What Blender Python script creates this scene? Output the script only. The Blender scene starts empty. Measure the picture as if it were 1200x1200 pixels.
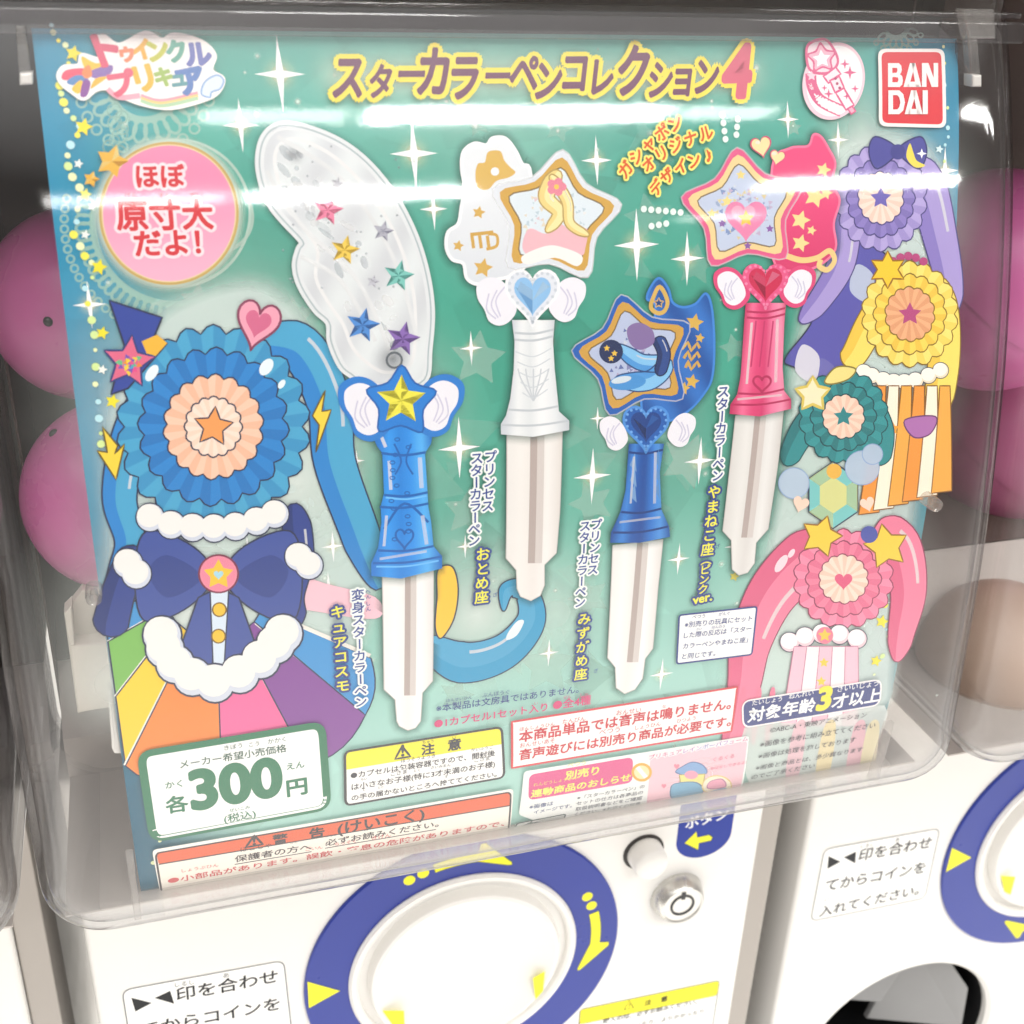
import bpy, bmesh, math, random
import numpy as np
from mathutils import Matrix, Vector
random.seed(7)
sc = bpy.context.scene
COL = sc.collection

# ------------------------------------------------------------------ camera
YAW, PITCH, ROLL, FPX = 0.313125, 0.458557, 0.038523, 1400.2873
CAM = np.array([-0.106278, -0.315479, 0.025814])
def cam_axes():
    cy, sy, cp, sp = math.cos(YAW), math.sin(YAW), math.cos(PITCH), math.sin(PITCH)
    F = np.array([sy*cp, cy*cp, -sp]); R = np.array([cy, -sy, 0.0]); U = np.cross(R, F)
    c, s = math.cos(ROLL), math.sin(ROLL)
    return c*R + s*U, -s*R + c*U, F
AX = cam_axes()
cd = bpy.data.cameras.new('camera'); cam = bpy.data.objects.new('camera', cd); COL.objects.link(cam)
cd.sensor_width = 36; cd.sensor_fit = 'HORIZONTAL'; cd.lens = 36*FPX/1200
cd.clip_start = 0.01; cd.clip_end = 50
M = Matrix.Identity(4)
for i in range(3):
    M[i][0], M[i][1], M[i][2], M[i][3] = AX[0][i], AX[1][i], -AX[2][i], CAM[i]
cam.matrix_world = M
cd.dof.use_dof = True; cd.dof.focus_distance = 0.36; cd.dof.aperture_fstop = 20
sc.camera = cam

# ------------------------------------------------------------------ world, exposure
w = bpy.data.worlds.new('World'); sc.world = w; w.use_nodes = True
nt = w.node_tree; bg = nt.nodes['Background']
tc = nt.nodes.new('ShaderNodeTexCoord'); sep = nt.nodes.new('ShaderNodeSeparateXYZ')
rm = nt.nodes.new('ShaderNodeMapRange'); rm.inputs['From Min'].default_value = -1; rm.inputs['From Max'].default_value = 1
cr = nt.nodes.new('ShaderNodeValToRGB')
cr.color_ramp.elements[0].color = (1.0, 0.96, 0.90, 1); cr.color_ramp.elements[1].color = (1.5, 1.5, 1.48, 1)
for ps, c in ((0.25, (0.95, 0.91, 0.86)), (0.42, (0.20, 0.185, 0.175)), (0.74, (0.17, 0.16, 0.155)), (0.86, (1.45, 1.44, 1.42))):
    e = cr.color_ramp.elements.new(ps); e.color = (*c, 1)
nt.links.new(tc.outputs['Generated'], sep.inputs[0]); nt.links.new(sep.outputs['Z'], rm.inputs['Value'])
nt.links.new(rm.outputs[0], cr.inputs[0]); nt.links.new(cr.outputs[0], bg.inputs['Color'])
bg.inputs['Strength'].default_value = 0.85
sc.view_settings.view_transform = 'Standard'; sc.view_settings.look = 'None'
sc.view_settings.exposure = 1.36; sc.view_settings.gamma = 1
sc.view_settings.use_curve_mapping = False
sc.cycles.transparent_max_bounces = 40; sc.cycles.max_bounces = 6; sc.cycles.diffuse_bounces = 3; sc.cycles.glossy_bounces = 3
sc.cycles.caustics_reflective = False; sc.cycles.caustics_refractive = False

# ------------------------------------------------------------------ helpers
def lin(h):
    if not isinstance(h, str): return tuple(h)
    h = h.lstrip('#'); o = []
    for i in (0, 2, 4):
        c = int(h[i:i+2], 16)/255
        o.append(c/12.92 if c <= 0.04045 else ((c+0.055)/1.055)**2.4)
    return tuple(o)
def tag(o, label=None, cat=None, group=None, kind=None):
    if label: o['label'] = label
    if cat: o['category'] = cat
    if group: o['group'] = group
    if kind: o['kind'] = kind
    return o
def empty(name, loc=(0, 0, 0)):
    o = bpy.data.objects.new(name, None); o.location = loc; o.empty_display_size = 0.02; COL.objects.link(o); return o
def link_mesh(name, me, mats, parent=None):
    o = bpy.data.objects.new(name, me); COL.objects.link(o)
    for m in (mats if isinstance(mats, (list, tuple)) else [mats]): me.materials.append(m)
    if parent is not None: o.parent = parent; o.matrix_parent_inverse = Matrix.Translation(-parent.location)
    return o
def obj(name, bm, mats, parent=None, smooth=False, auto=None):
    me = bpy.data.meshes.new(name); bm.to_mesh(me); bm.free()
    if smooth:
        for p in me.polygons: p.use_smooth = True
        if auto:
            try: me.set_sharp_from_angle(angle=math.radians(auto))
            except Exception: pass
    return link_mesh(name, me, mats, parent)

# ------------------------------------------------------------------ materials
def mat(name, col, rough=0.5, spec=0.5, metal=0.0, noise=0.0, nscale=40.0, bump=0.0, sss=0.0, coat=0.0):
    m = bpy.data.materials.new(name); m.use_nodes = True
    t = m.node_tree; b = t.nodes['Principled BSDF']; c = lin(col)
    b.inputs['Base Color'].default_value = (*c, 1); b.inputs['Roughness'].default_value = rough
    b.inputs['Specular IOR Level'].default_value = spec; b.inputs['Metallic'].default_value = metal
    if coat: b.inputs['Coat Weight'].default_value = coat; b.inputs['Coat Roughness'].default_value = 0.06
    if sss:
        b.inputs['Subsurface Weight'].default_value = sss; b.inputs['Subsurface Radius'].default_value = (0.02, 0.008, 0.012)
        b.inputs['Subsurface Scale'].default_value = 0.5
    if noise or bump:
        g = t.nodes.new('ShaderNodeTexCoord'); n = t.nodes.new('ShaderNodeTexNoise')
        n.inputs['Scale'].default_value = nscale; n.inputs['Detail'].default_value = 6
        t.links.new(g.outputs['Object'], n.inputs['Vector'])
        if noise:
            r = t.nodes.new('ShaderNodeMapRange'); r.inputs['To Min'].default_value = 1-noise; r.inputs['To Max'].default_value = 1+noise
            v = t.nodes.new('ShaderNodeVectorMath'); v.operation = 'SCALE'; v.inputs[0].default_value = c
            t.links.new(n.outputs['Fac'], r.inputs['Value']); t.links.new(r.outputs[0], v.inputs['Scale'])
            t.links.new(v.outputs[0], b.inputs['Base Color'])
            r2 = t.nodes.new('ShaderNodeMapRange'); r2.inputs['To Min'].default_value = max(0, rough-0.12); r2.inputs['To Max'].default_value = min(1, rough+0.12)
            t.links.new(n.outputs['Fac'], r2.inputs['Value']); t.links.new(r2.outputs[0], b.inputs['Roughness'])
        if bump:
            bp = t.nodes.new('ShaderNodeBump'); bp.inputs['Strength'].default_value = bump; bp.inputs['Distance'].default_value = 0.0005
            t.links.new(n.outputs['Fac'], bp.inputs['Height']); t.links.new(bp.outputs[0], b.inputs['Normal'])
    return m
def print_mat(name, facets=False, rough=0.38, soft=False):
    m = bpy.data.materials.new(name); m.use_nodes = True
    t = m.node_tree; b = t.nodes['Principled BSDF']
    a = t.nodes.new('ShaderNodeAttribute'); a.attribute_name = 'Col'
    b.inputs['Roughness'].default_value = rough; b.inputs['Specular IOR Level'].default_value = 0.3
    if facets:      # the printed ground of pale shards on the card
        g = t.nodes.new('ShaderNodeTexCoord')
        n = t.nodes.new('ShaderNodeTexVoronoi'); n.inputs['Scale'].default_value = 42
        n2 = t.nodes.new('ShaderNodeTexVoronoi'); n2.inputs['Scale'].default_value = 24
        t.links.new(g.outputs['Object'], n.inputs['Vector']); t.links.new(g.outputs['Object'], n2.inputs['Vector'])
        ad = t.nodes.new('ShaderNodeMix'); ad.data_type = 'RGBA'; ad.inputs['Factor'].default_value = 0.5
        t.links.new(n.outputs['Color'], ad.inputs[6]); t.links.new(n2.outputs['Color'], ad.inputs[7])
        bw = t.nodes.new('ShaderNodeRGBToBW'); t.links.new(ad.outputs[2], bw.inputs[0])
        r = t.nodes.new('ShaderNodeMapRange'); r.inputs['To Min'].default_value = 0.86; r.inputs['To Max'].default_value = 1.16
        t.links.new(bw.outputs[0], r.inputs['Value'])
        v = t.nodes.new('ShaderNodeVectorMath'); v.operation = 'SCALE'
        t.links.new(a.outputs['Color'], v.inputs[0]); t.links.new(r.outputs[0], v.inputs['Scale'])
        t.links.new(v.outputs[0], b.inputs['Base Color'])
    else:
        t.links.new(a.outputs['Color'], b.inputs['Base Color'])
        if soft: t.links.new(a.outputs['Alpha'], b.inputs['Alpha'])
    return m
INK = print_mat('printed_ink'); SOFT = print_mat('sheer_printed_ink', soft=True); GROUND = print_mat('printed_card_ground', True)

def clear_mat(name, tint, frost, rough=0.03, use_attr=False):
    """thin clear plastic sheet: see-through with Fresnel gloss, a little dust, milkier where it is thick"""
    m = bpy.data.materials.new(name); m.use_nodes = True
    t = m.node_tree; t.nodes.clear(); L = t.links.new
    out = t.nodes.new('ShaderNodeOutputMaterial')
    tr = t.nodes.new('ShaderNodeBsdfTransparent'); tr.inputs[0].default_value = (*tint, 1)
    lw = t.nodes.new('ShaderNodeLayerWeight'); lw.inputs['Blend'].default_value = 0.5      # a slanting look passes through more plastic
    pw = t.nodes.new('ShaderNodeMath'); pw.operation = 'POWER'; pw.inputs[1].default_value = 3.5; L(lw.outputs['Facing'], pw.inputs[0])
    tm = t.nodes.new('ShaderNodeMix'); tm.data_type = 'RGBA'; L(pw.outputs[0], tm.inputs[0])
    tm.inputs[6].default_value = (*tint, 1); tm.inputs[7].default_value = (0.42*tint[0], 0.42*tint[1], 0.45*tint[2], 1); L(tm.outputs[2], tr.inputs[0])
    gl = t.nodes.new('ShaderNodeBsdfGlossy'); gl.inputs['Roughness'].default_value = rough
    df = t.nodes.new('ShaderNodeBsdfDiffuse'); df.inputs[0].default_value = (0.82, 0.80, 0.77, 1)
    tl = t.nodes.new('ShaderNodeBsdfTranslucent'); tl.inputs[0].default_value = (0.82, 0.80, 0.77, 1)
    md = t.nodes.new('ShaderNodeMixShader'); md.inputs[0].default_value = 0.5; L(df.outputs[0], md.inputs[1]); L(tl.outputs[0], md.inputs[2])
    geo = t.nodes.new('ShaderNodeNewGeometry')
    ior = t.nodes.new('ShaderNodeMapRange'); ior.inputs['To Min'].default_value = 1.49; ior.inputs['To Max'].default_value = 1/1.49
    L(geo.outputs['Backfacing'], ior.inputs['Value'])
    wv = t.nodes.new('ShaderNodeTexNoise'); wv.inputs['Scale'].default_value = 55; wv.inputs['Detail'].default_value = 5; wv.inputs['Roughness'].default_value = 0.65
    wc = t.nodes.new('ShaderNodeTexCoord'); L(wc.outputs['Object'], wv.inputs['Vector'])
    bp = t.nodes.new('ShaderNodeBump'); bp.inputs['Strength'].default_value = 0.016; bp.inputs['Distance'].default_value = 0.002
    L(wv.outputs['Fac'], bp.inputs['Height']); L(bp.outputs[0], gl.inputs['Normal'])
    fr = t.nodes.new('ShaderNodeFresnel'); L(ior.outputs[0], fr.inputs['IOR'])
    nz = t.nodes.new('ShaderNodeTexNoise'); nz.inputs['Scale'].default_value = 30; nz.inputs['Detail'].default_value = 8
    tcn = t.nodes.new('ShaderNodeTexCoord'); mp = t.nodes.new('ShaderNodeMapping'); mp.inputs['Scale'].default_value = (1.0, 1.0, 4.0)
    L(tcn.outputs['Object'], mp.inputs[0]); L(mp.outputs[0], nz.inputs['Vector'])
    fz = t.nodes.new('ShaderNodeMapRange'); fz.inputs['From Min'].default_value = 0.3; fz.inputs['From Max'].default_value = 0.75
    fz.inputs['To Min'].default_value = 0.45*frost; fz.inputs['To Max'].default_value = 1.6*frost
    L(nz.outputs['Fac'], fz.inputs['Value'])
    fac = fz.outputs[0]
    if use_attr:
        a = t.nodes.new('ShaderNodeAttribute'); a.attribute_name = 'thick'
        ad = t.nodes.new('ShaderNodeMath'); ad.operation = 'ADD'; ad.use_clamp = True
        L(fac, ad.inputs[0]); L(a.outputs['Fac'], ad.inputs[1]); fac = ad.outputs[0]
    m1 = t.nodes.new('ShaderNodeMixShader'); L(fac, m1.inputs[0]); L(tr.outputs[0], m1.inputs[1]); L(md.outputs[0], m1.inputs[2])
    m2 = t.nodes.new('ShaderNodeMixShader'); L(fr.outputs[0], m2.inputs[0]); L(m1.outputs[0], m2.inputs[1]); L(gl.outputs[0], m2.inputs[2])
    L(m2.outputs[0], out.inputs[0])
    return m
M_COVER = clear_mat('clear_plastic_cover', (0.99, 0.988, 0.985), 0.006, 0.05, True)
M_CLIPCLEAR = clear_mat('clear_plastic_fitting', (0.93, 0.92, 0.91), 0.16, 0.05)
M_RAIL = clear_mat('smoky_plastic_rail', (0.66, 0.62, 0.64), 0.05, 0.08)
M_WHITE = mat('white_machine_plastic', (0.84, 0.825, 0.79), 0.42, 0.4, noise=0.012, nscale=60, bump=0.03)
M_CREAM = mat('cream_plastic', (0.78, 0.71, 0.62), 0.5, noise=0.03)
M_INNER = mat('grey_brown_inner_wall', (0.085, 0.055, 0.046), 0.6, noise=0.15, nscale=14)
M_INNERW = mat('pale_inner_wall', (0.52, 0.47, 0.43), 0.55, noise=0.08, nscale=14)
M_TRIM = mat('grey_metal_trim', (0.36, 0.33, 0.30), 0.35, 0.5, 0.3, noise=0.06)
M_DARK = mat('recess_shade', (0.03, 0.026, 0.024), 0.6)
M_BLACK = mat('black_plastic', (0.012, 0.012, 0.013), 0.35, noise=0.1)
M_METAL = mat('brushed_nickel', (0.62, 0.61, 0.58), 0.28, 0.5, 0.85, noise=0.04)
M_GREYP = mat('grey_chute_and_gap_shade', (0.30, 0.30, 0.30), 0.4, noise=0.08)
M_PINK = mat('pink_capsule_plastic', (0.66, 0.16, 0.40), 0.28, 0.5, noise=0.04, nscale=20, sss=0.15)
M_MAUVE = mat('mauve_capsule_plastic', (0.46, 0.13, 0.26), 0.36, 0.4, noise=0.05, nscale=20, sss=0.15)
M_BEIGE = mat('beige_capsule_plastic', (0.50, 0.36, 0.28), 0.36, 0.4, noise=0.05, nscale=20)
def lamp_mat(name, s):
    m = bpy.data.materials.new(name); m.use_nodes = True; b = m.node_tree.nodes['Principled BSDF']
    b.inputs['Base Color'].default_value = (0.8, 0.8, 0.8, 1); b.inputs['Emission Color'].default_value = (1, 0.985, 0.96, 1); b.inputs['Emission Strength'].default_value = s
    return m
M_LAMP = lamp_mat('lit_diffuser', 16.0); M_LAMPD = lamp_mat('dimmer_lit_diffuser', 4.5)

# ------------------------------------------------------------------ card surface
TH = (-0.393059, 0.804666, -0.392482, -0.00798)
V_BEND = 0.206
VEND = 0.2434                                # length of the card down its curve
NS = 561
VS = np.linspace(-0.02, 0.30, NS)
_t = VS/0.25
_th = TH[0] + TH[1]*_t + TH[2]*_t**2 + TH[3]*_t**3 + np.clip(VS-V_BEND, 0, 0.042)*math.radians(14)/0.036
_ds = VS[1]-VS[0]
CY = np.concatenate([[0], np.cumsum(np.sin((_th[1:]+_th[:-1])/2)*_ds)])
CZ = -np.concatenate([[0], np.cumsum(np.cos((_th[1:]+_th[:-1])/2)*_ds)])
CY -= np.interp(0, VS, CY); CZ -= np.interp(0, VS, CZ)
def card_xyz(uvl):
    uvl = np.array(uvl, float); uvl[:, 1] = np.minimum(uvl[:, 1], VEND)      # printing stops at the card's lower edge
    y = np.interp(uvl[:, 1], VS, CY); z = np.interp(uvl[:, 1], VS, CZ); th = np.interp(uvl[:, 1], VS, _th)
    return np.stack([uvl[:, 0], y - np.cos(th)*uvl[:, 2], z - np.sin(th)*uvl[:, 2]], 1)
def ray(px, py):
    return AX[0]*((px-600)/FPX) - AX[1]*((py-600)/FPX) + AX[2]
def P(px, py, l=0.0):
    """photo pixel -> (u, v) on the card (or on a layer lifted by l)"""
    CY, CZ = globals()['CY']-np.cos(_th)*l, globals()['CZ']-np.sin(_th)*l
    d = ray(px, py); g = (CY-CAM[1])*d[2] - (CZ-CAM[2])*d[1]
    k = np.where(g[:-1]*g[1:] <= 0)[0]; k = k[0] if len(k) else NS-2
    f = g[k]/(g[k]-g[k+1]); f = min(max(f, -3), 3)
    yy = CY[k]+f*(CY[k+1]-CY[k])
    return (CAM[0]+d[0]*(yy-CAM[1])/d[1], VS[k]+f*_ds)
LAM = 1.095                                  # scale of the upright panel about the lens
YP = CAM[1]+(0.00688-CAM[1])*LAM
def Q(px, py, y=YP):
    """photo pixel -> (x, z) on the upright control panel"""
    d = ray(px, py); p = CAM + d*((y-CAM[1])/d[1]); return (p[0], p[2])
def at3(px, py, y):
    d = ray(px, py); return CAM + d*((y-CAM[1])/d[1])
def panel_xyz(uvl):
    uvl = np.asarray(uvl, float); return np.stack([uvl[:, 0], YP-uvl[:, 2], uvl[:, 1]], 1)

# ------------------------------------------------------------------ flat printing
_gc = {}
def glyphs(s, off=0.0, res=3):
    k = (s, off, res)
    if k not in _gc:
        c = bpy.data.curves.new('lettering', 'FONT'); c.body = s; c.size = 1; c.offset = off; c.resolution_u = res; c.fill_mode = 'FRONT'
        o = bpy.data.objects.new('lettering', c); COL.objects.link(o)
        bpy.context.view_layer.update()
        me = bpy.data.meshes.new_from_object(o.evaluated_get(bpy.context.evaluated_depsgraph_get()))
        v = np.empty(len(me.vertices)*3); me.vertices.foreach_get('co', v); v = v.reshape(-1, 3)[:, :2]
        f = [tuple(p.vertices) for p in me.polygons]
        bpy.data.objects.remove(o); bpy.data.curves.remove(c); bpy.data.meshes.remove(me)
        _gc[k] = (v, f)
    return _gc[k]
def catmull(pts, n=6, closed=True):
    pts = [np.array(p, float) for p in pts]; N = len(pts); out = []
    for i in range(N if closed else N-1):
        g = (lambda j: pts[j % N]) if closed else (lambda j: pts[min(max(j, 0), N-1)])
        a, b, c, d = g(i-1), g(i), g(i+1), g(i+2)
        for k in range(n):
            t = k/n
            out.append(0.5*((2*b)+(c-a)*t+(2*a-5*b+4*c-d)*t*t+(3*b-a-3*c+d)*t**3))
    if not closed: out.append(pts[-1])
    return [tuple(p) for p in out]
def star_pts(c, r, inner=0.45, n=5, rot=0.0):
    return [(c[0]+(r if i % 2 == 0 else r*inner)*math.sin(rot+math.pi*i/n), c[1]-(r if i % 2 == 0 else r*inner)*math.cos(rot+math.pi*i/n)) for i in range(2*n)]
def ell(c, rx, ry=None, n=32, rot=0.0):
    ry = rx if ry is None else ry; cr_, sr = math.cos(rot), math.sin(rot)
    return [(c[0]+rx*math.cos(a)*cr_-ry*math.sin(a)*sr, c[1]+rx*math.cos(a)*sr+ry*math.sin(a)*cr_) for a in [2*math.pi*i/n for i in range(n)]]
def heart_pts(c, w_, h, n=36, rot=0.0):
    o = []
    for i in range(n):
        t = 2*math.pi*i/n; x = 16*math.sin(t)**3/17*w_/2; y = -(13*math.cos(t)-5*math.cos(2*t)-2*math.cos(3*t)-math.cos(4*t))/15*h/2
        o.append((c[0]+x*math.cos(rot)-y*math.sin(rot), c[1]+x*math.sin(rot)+y*math.cos(rot)))
    return o
def round_quad(q, r=0.15, n=5):
    """corner points in order -> the same figure with its corners rounded (r is a share of the short side)"""
    q = [np.array(p, float) for p in q]; out = []
    short = min(np.linalg.norm(q[i]-q[i-1]) for i in range(len(q)))
    for i in range(len(q)):
        a, b, c = q[i-1], q[i], q[(i+1) % len(q)]
        d1 = (a-b)/np.linalg.norm(a-b)*short*r; d2 = (c-b)/np.linalg.norm(c-b)*short*r
        for k in range(n+1):
            t = k/n; out.append(tuple((b+d1)*(1-t)**2+2*b*t*(1-t)+(b+d2)*t*t))
    return out
def rot_pts(pts, c, a):
    ca, sa = math.cos(a), math.sin(a)
    return [(c[0]+(x-c[0])*ca-(y-c[1])*sa, c[1]+(x-c[0])*sa+(y-c[1])*ca) for x, y in pts]

class Print:
    """flat shapes on a surface, in the surface's own coordinates, gathered into ONE mesh"""
    def __init__(s, to_uv, to_xyz, cell=0.001, vdown=True, base=0.0):
        s.uv, s.xyz, s.cell, s.vd = to_uv, to_xyz, cell, vdown
        s.v, s.f, s.c = [], [], []; s.n = 0; s.l = base; s.base = base; s.tn = 0
    def lift(s, d=0.0000012):
        s.l += d; return s.l
    def tl(s):
        s.tn += 1; return s.l+0.00006+s.tn*6e-7
    def add(s, uv, faces, col, alpha=1.0, l=None):
        l = s.l if l is None else l
        uv = np.asarray(uv, float)
        if len(uv) == 0: return
        col = np.asarray(col, float)
        if col.ndim == 1: col = np.tile(np.array([*col[:3], alpha]), (len(uv), 1))
        s.v.append(np.column_stack([uv, np.full(len(uv), l)])); s.c.append(col)
        s.f += [tuple(i+s.n for i in f) for f in faces]; s.n += len(uv)
    def poly(s, pts, col, alpha=1.0, colf=None, px=True, cut=None, step=True, cellu=None):
        uv = [s.uv(*p) for p in pts] if px else pts
        if step: s.lift()
        if isinstance(col, str): col = lin(col)
        vs = [p[1] for p in uv]; us = [p[0] for p in uv]
        big = s.cell < 1
        if not big and len(uv) <= 3:
            s.add(uv, [tuple(range(len(uv)))], col, alpha); return
        K_ = 1000.0; bm = bmesh.new(); vv = [bm.verts.new((p[0]*K_, p[1]*K_, 0)) for p in uv]
        try: bm.faces.new(vv)
        except ValueError: bm.free(); return
        bm.normal_update(); bmesh.ops.triangulate(bm, faces=bm.faces[:], ngon_method='EAR_CLIP')
        if big:
            k0, k1 = math.floor(min(vs)/s.cell), math.ceil(max(vs)/s.cell)
            for k in range(k0, k1+1):
                bmesh.ops.bisect_plane(bm, geom=bm.verts[:]+bm.edges[:]+bm.faces[:], dist=2e-4, plane_co=(0, k*s.cell*K_, 0), plane_no=(0, 1, 0))
            if colf is not None or cellu:
                cu = cellu or max(s.cell, 0.0015)
                for k in range(math.floor(min(us)/cu), math.ceil(max(us)/cu)+1):
                    bmesh.ops.bisect_plane(bm, geom=bm.verts[:]+bm.edges[:]+bm.faces[:], dist=2e-4, plane_co=(k*cu*K_, 0, 0), plane_no=(1, 0, 0))
        bm.verts.index_update()
        q = [(v.co.x/K_, v.co.y/K_) for v in bm.verts]; fs = [tuple(v.index for v in f.verts) for f in bm.faces]; bm.free()
        if colf is not None:
            cc = np.array([colf(*p) for p in q])
            s.add(q, fs, cc)
        else: s.add(q, fs, col, alpha)
    def stroke(s, pts, width, col, closed=True, px=True, alpha=1.0, step=True):
        uv = [np.array(s.uv(*p)) for p in pts] if px else [np.array(p) for p in pts]
        if step: s.lift()
        if isinstance(col, str): col = lin(col)
        # split long runs so that they follow the surface
        q = []; N = len(uv)
        for i in range(N if closed else N-1):
            a, b = uv[i], uv[(i+1) % N]; m = max(1, int(np.linalg.norm(b-a)/0.001)) if s.cell < 1 else 1
            q += [a+(b-a)*k/m for k in range(m)]
        if not closed: q.append(uv[-1])
        N = len(q); L_, R_ = [], []
        for i in range(N):
            a = q[(i-1) % N] if closed or i > 0 else q[i]; b = q[(i+1) % N] if closed or i < N-1 else q[i]
            d = b-a; n = np.linalg.norm(d); n = n if n > 1e-9 else 1; nr = np.array([-d[1], d[0]])/n
            L_.append(q[i]+nr*width/2); R_.append(q[i]-nr*width/2)
        fs = [(i, (i+1) % N, N+(i+1) % N, N+i) for i in range(N if closed else N-1)]
        s.add(L_+R_, fs, col, alpha)
    def glow(s, c, r, col, a=0.9, px=True, ry=None, power=1.6, rings=5, n=24):
        """soft round printed glow"""
        c0 = s.uv(*c) if px else c
        s.lift(); col = lin(col); uv = [c0]; cc = [(*col, a)]; ry = ry or r
        for k in range(1, rings+1):
            t = k/rings
            for i in range(n):
                an = 2*math.pi*i/n; uv.append((c0[0]+r*t*math.cos(an), c0[1]+ry*t*math.sin(an))); cc.append((*col, a*(1-t)**power))
        fs = [(0, 1+i, 1+(i+1) % n) for i in range(n)]
        for k in range(rings-1):
            for i in range(n): fs.append((1+k*n+i, 1+(k+1)*n+i, 1+(k+1)*n+(i+1) % n, 1+k*n+(i+1) % n))
        s.add(uv, fs, np.array(cc))
    def halo(s, pts, width, col, a=0.8, px=True, rings=4):
        """soft glow outside a closed contour"""
        uv = np.array([s.uv(*p) for p in pts] if px else pts, float); s.lift(); col = lin(col); N = len(uv)
        d = np.roll(uv, -1, 0)-np.roll(uv, 1, 0); nr = np.stack([d[:, 1], -d[:, 0]], 1); nr /= np.maximum(np.linalg.norm(nr, axis=1), 1e-9)[:, None]
        area = 0.5*np.sum(uv[:, 0]*np.roll(uv[:, 1], -1)-np.roll(uv[:, 0], -1)*uv[:, 1])
        if area < 0: nr = -nr
        V, Cc = [], []
        for k in range(rings+1):
            t = k/rings
            V.append(uv+nr*width*t); Cc.append(np.tile([*col, a*(1-t)**1.4], (N, 1)))
        fs = [(k*N+i, k*N+(i+1) % N, (k+1)*N+(i+1) % N, (k+1)*N+i) for k in range(rings) for i in range(N)]
        s.add(np.concatenate(V), fs, np.concatenate(Cc))
    def slice(s, uv, f):
        bm = bmesh.new(); vv = [bm.verts.new((a*1000, b*1000, 0)) for a, b in uv]
        for q in f:
            try: bm.faces.new([vv[i] for i in q])
            except ValueError: pass
        for k in range(math.floor(uv[:, 1].min()/.001), math.ceil(uv[:, 1].max()/.001)+1):
            bmesh.ops.bisect_plane(bm, geom=bm.verts[:]+bm.edges[:]+bm.faces[:], dist=2e-4, plane_co=(0, k*1.0, 0), plane_no=(0, 1, 0))
        bm.verts.index_update(); q = np.array([(v.co.x/1000, v.co.y/1000) for v in bm.verts]); fs = [tuple(v.index for v in g_.verts) for g_ in bm.faces]; bm.free()
        return q, fs
    # ---- lettering
    def text(s, txt, a, b, col, bold=0.0, asp=1.0, shear=0.0, outline=None, ow=0.0012, px=True, step=True, fit=True, size=None, colf=None):
        a = np.array(s.uv(*a) if px else a); b = np.array(s.uv(*b) if px else b)
        v, f = glyphs(txt, 0.006 if bold >= 0.018 else bold, 8 if bold > .04 else 3)
        if len(v) == 0: return
        x0, x1 = v[:, 0].min(), v[:, 0].max()
        k = np.linalg.norm(b-a)/(x1-x0) if size is None else size
        d = (b-a)/np.linalg.norm(b-a); up = np.array([d[1], -d[0]]) if s.vd else np.array([-d[1], d[0]])
        w_ = (v[:, 0]-x0)*k; h = v[:, 1]*k*asp
        uv = a+np.outer(w_+h*shear, d)+np.outer(h, up)
        col = lin(col)
        if s.cell < 1 and colf is None and (h.max()-h.min() > .0055 or uv[:, 1].max() > .196): uv, f = s.slice(uv, f)
        L = s.tl()
        if outline:
            oc = lin(outline)
            for i in range(12):
                an = 2*math.pi*i/12
                s.add(uv+np.array([math.cos(an), math.sin(an)])*(ow+bold*k*.7), f, oc, l=L+i*3e-7)
            L += 0.00003
        if colf is not None:
            t = w_/max(w_.max(), 1e-9); cc = np.array([(*lin(colf(q)), 1) for q in t]); s.add(uv, f, cc, l=L)
        elif bold >= 0.018:
            m = 18 if bold > .04 else 6
            for i in range(m):
                an = 2*math.pi*i/m+.3; s.add(uv+np.array([math.cos(an), math.sin(an)*asp])*bold*k*.9, f, col, l=L+i*3e-7)
        else: s.add(uv, f, col, l=L)
    def vtext(s, txt, a, b, size, col, outline=None, ow=0.0006, bold=0.02, px=True):
        """vertical lettering, characters centred on the line a->b"""
        a = np.array(s.uv(*a) if px else a); b = np.array(s.uv(*b) if px else b)
        n = len(txt); L = s.tl()
        for i, ch in enumerate(txt):
            c = a+(b-a)*(i+0.5)/n; v, f = glyphs(ch, bold)
            if len(v) == 0: continue
            q = (v-np.array([0.5, 0.36]))*size
            if ch in 'ー（）()': q = np.stack([q[:, 1], -q[:, 0]], 1)
            uv = np.stack([c[0]+q[:, 0], c[1]-q[:, 1]], 1)
            if outline:
                for k in range(10):
                    an = 2*math.pi*k/10; s.add(uv+np.array([math.cos(an), math.sin(an)])*ow, f, lin(outline), l=L+k*3e-7)
            s.add(uv, f, lin(col), l=L+0.00003)
    def build(s, name, parent, m=None):
        uvl = np.concatenate(s.v); mx = uvl[:, 2].max()-s.base
        if mx > 0.0003: uvl[:, 2] = s.base+(uvl[:, 2]-s.base)*0.0003/mx
        xyz = s.xyz(uvl); col = np.concatenate(s.c)
        me = bpy.data.meshes.new(name); me.from_pydata(xyz.tolist(), [], s.f)
        at = me.attributes.new('Col', 'FLOAT_COLOR', 'POINT'); at.data.foreach_set('color', col.astype(np.float32).ravel())
        if m is None:
            mi = np.array([0 if min(col[i, 3] for i in f) > .999 else 1 for f in s.f], dtype=np.int32); me.polygons.foreach_set('material_index', mi)
        me.update()
        if mx > .0003: print('LIFT', name, mx)
        return link_mesh(name, me, [INK, SOFT] if m is None else m, parent)
def card_print(base=0.00003): return Print(lambda x, y: P(x, y, base), card_xyz, base=base)
def panel_print(base=0.0001): return Print(Q, panel_xyz, cell=10, vdown=False, base=base)

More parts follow.
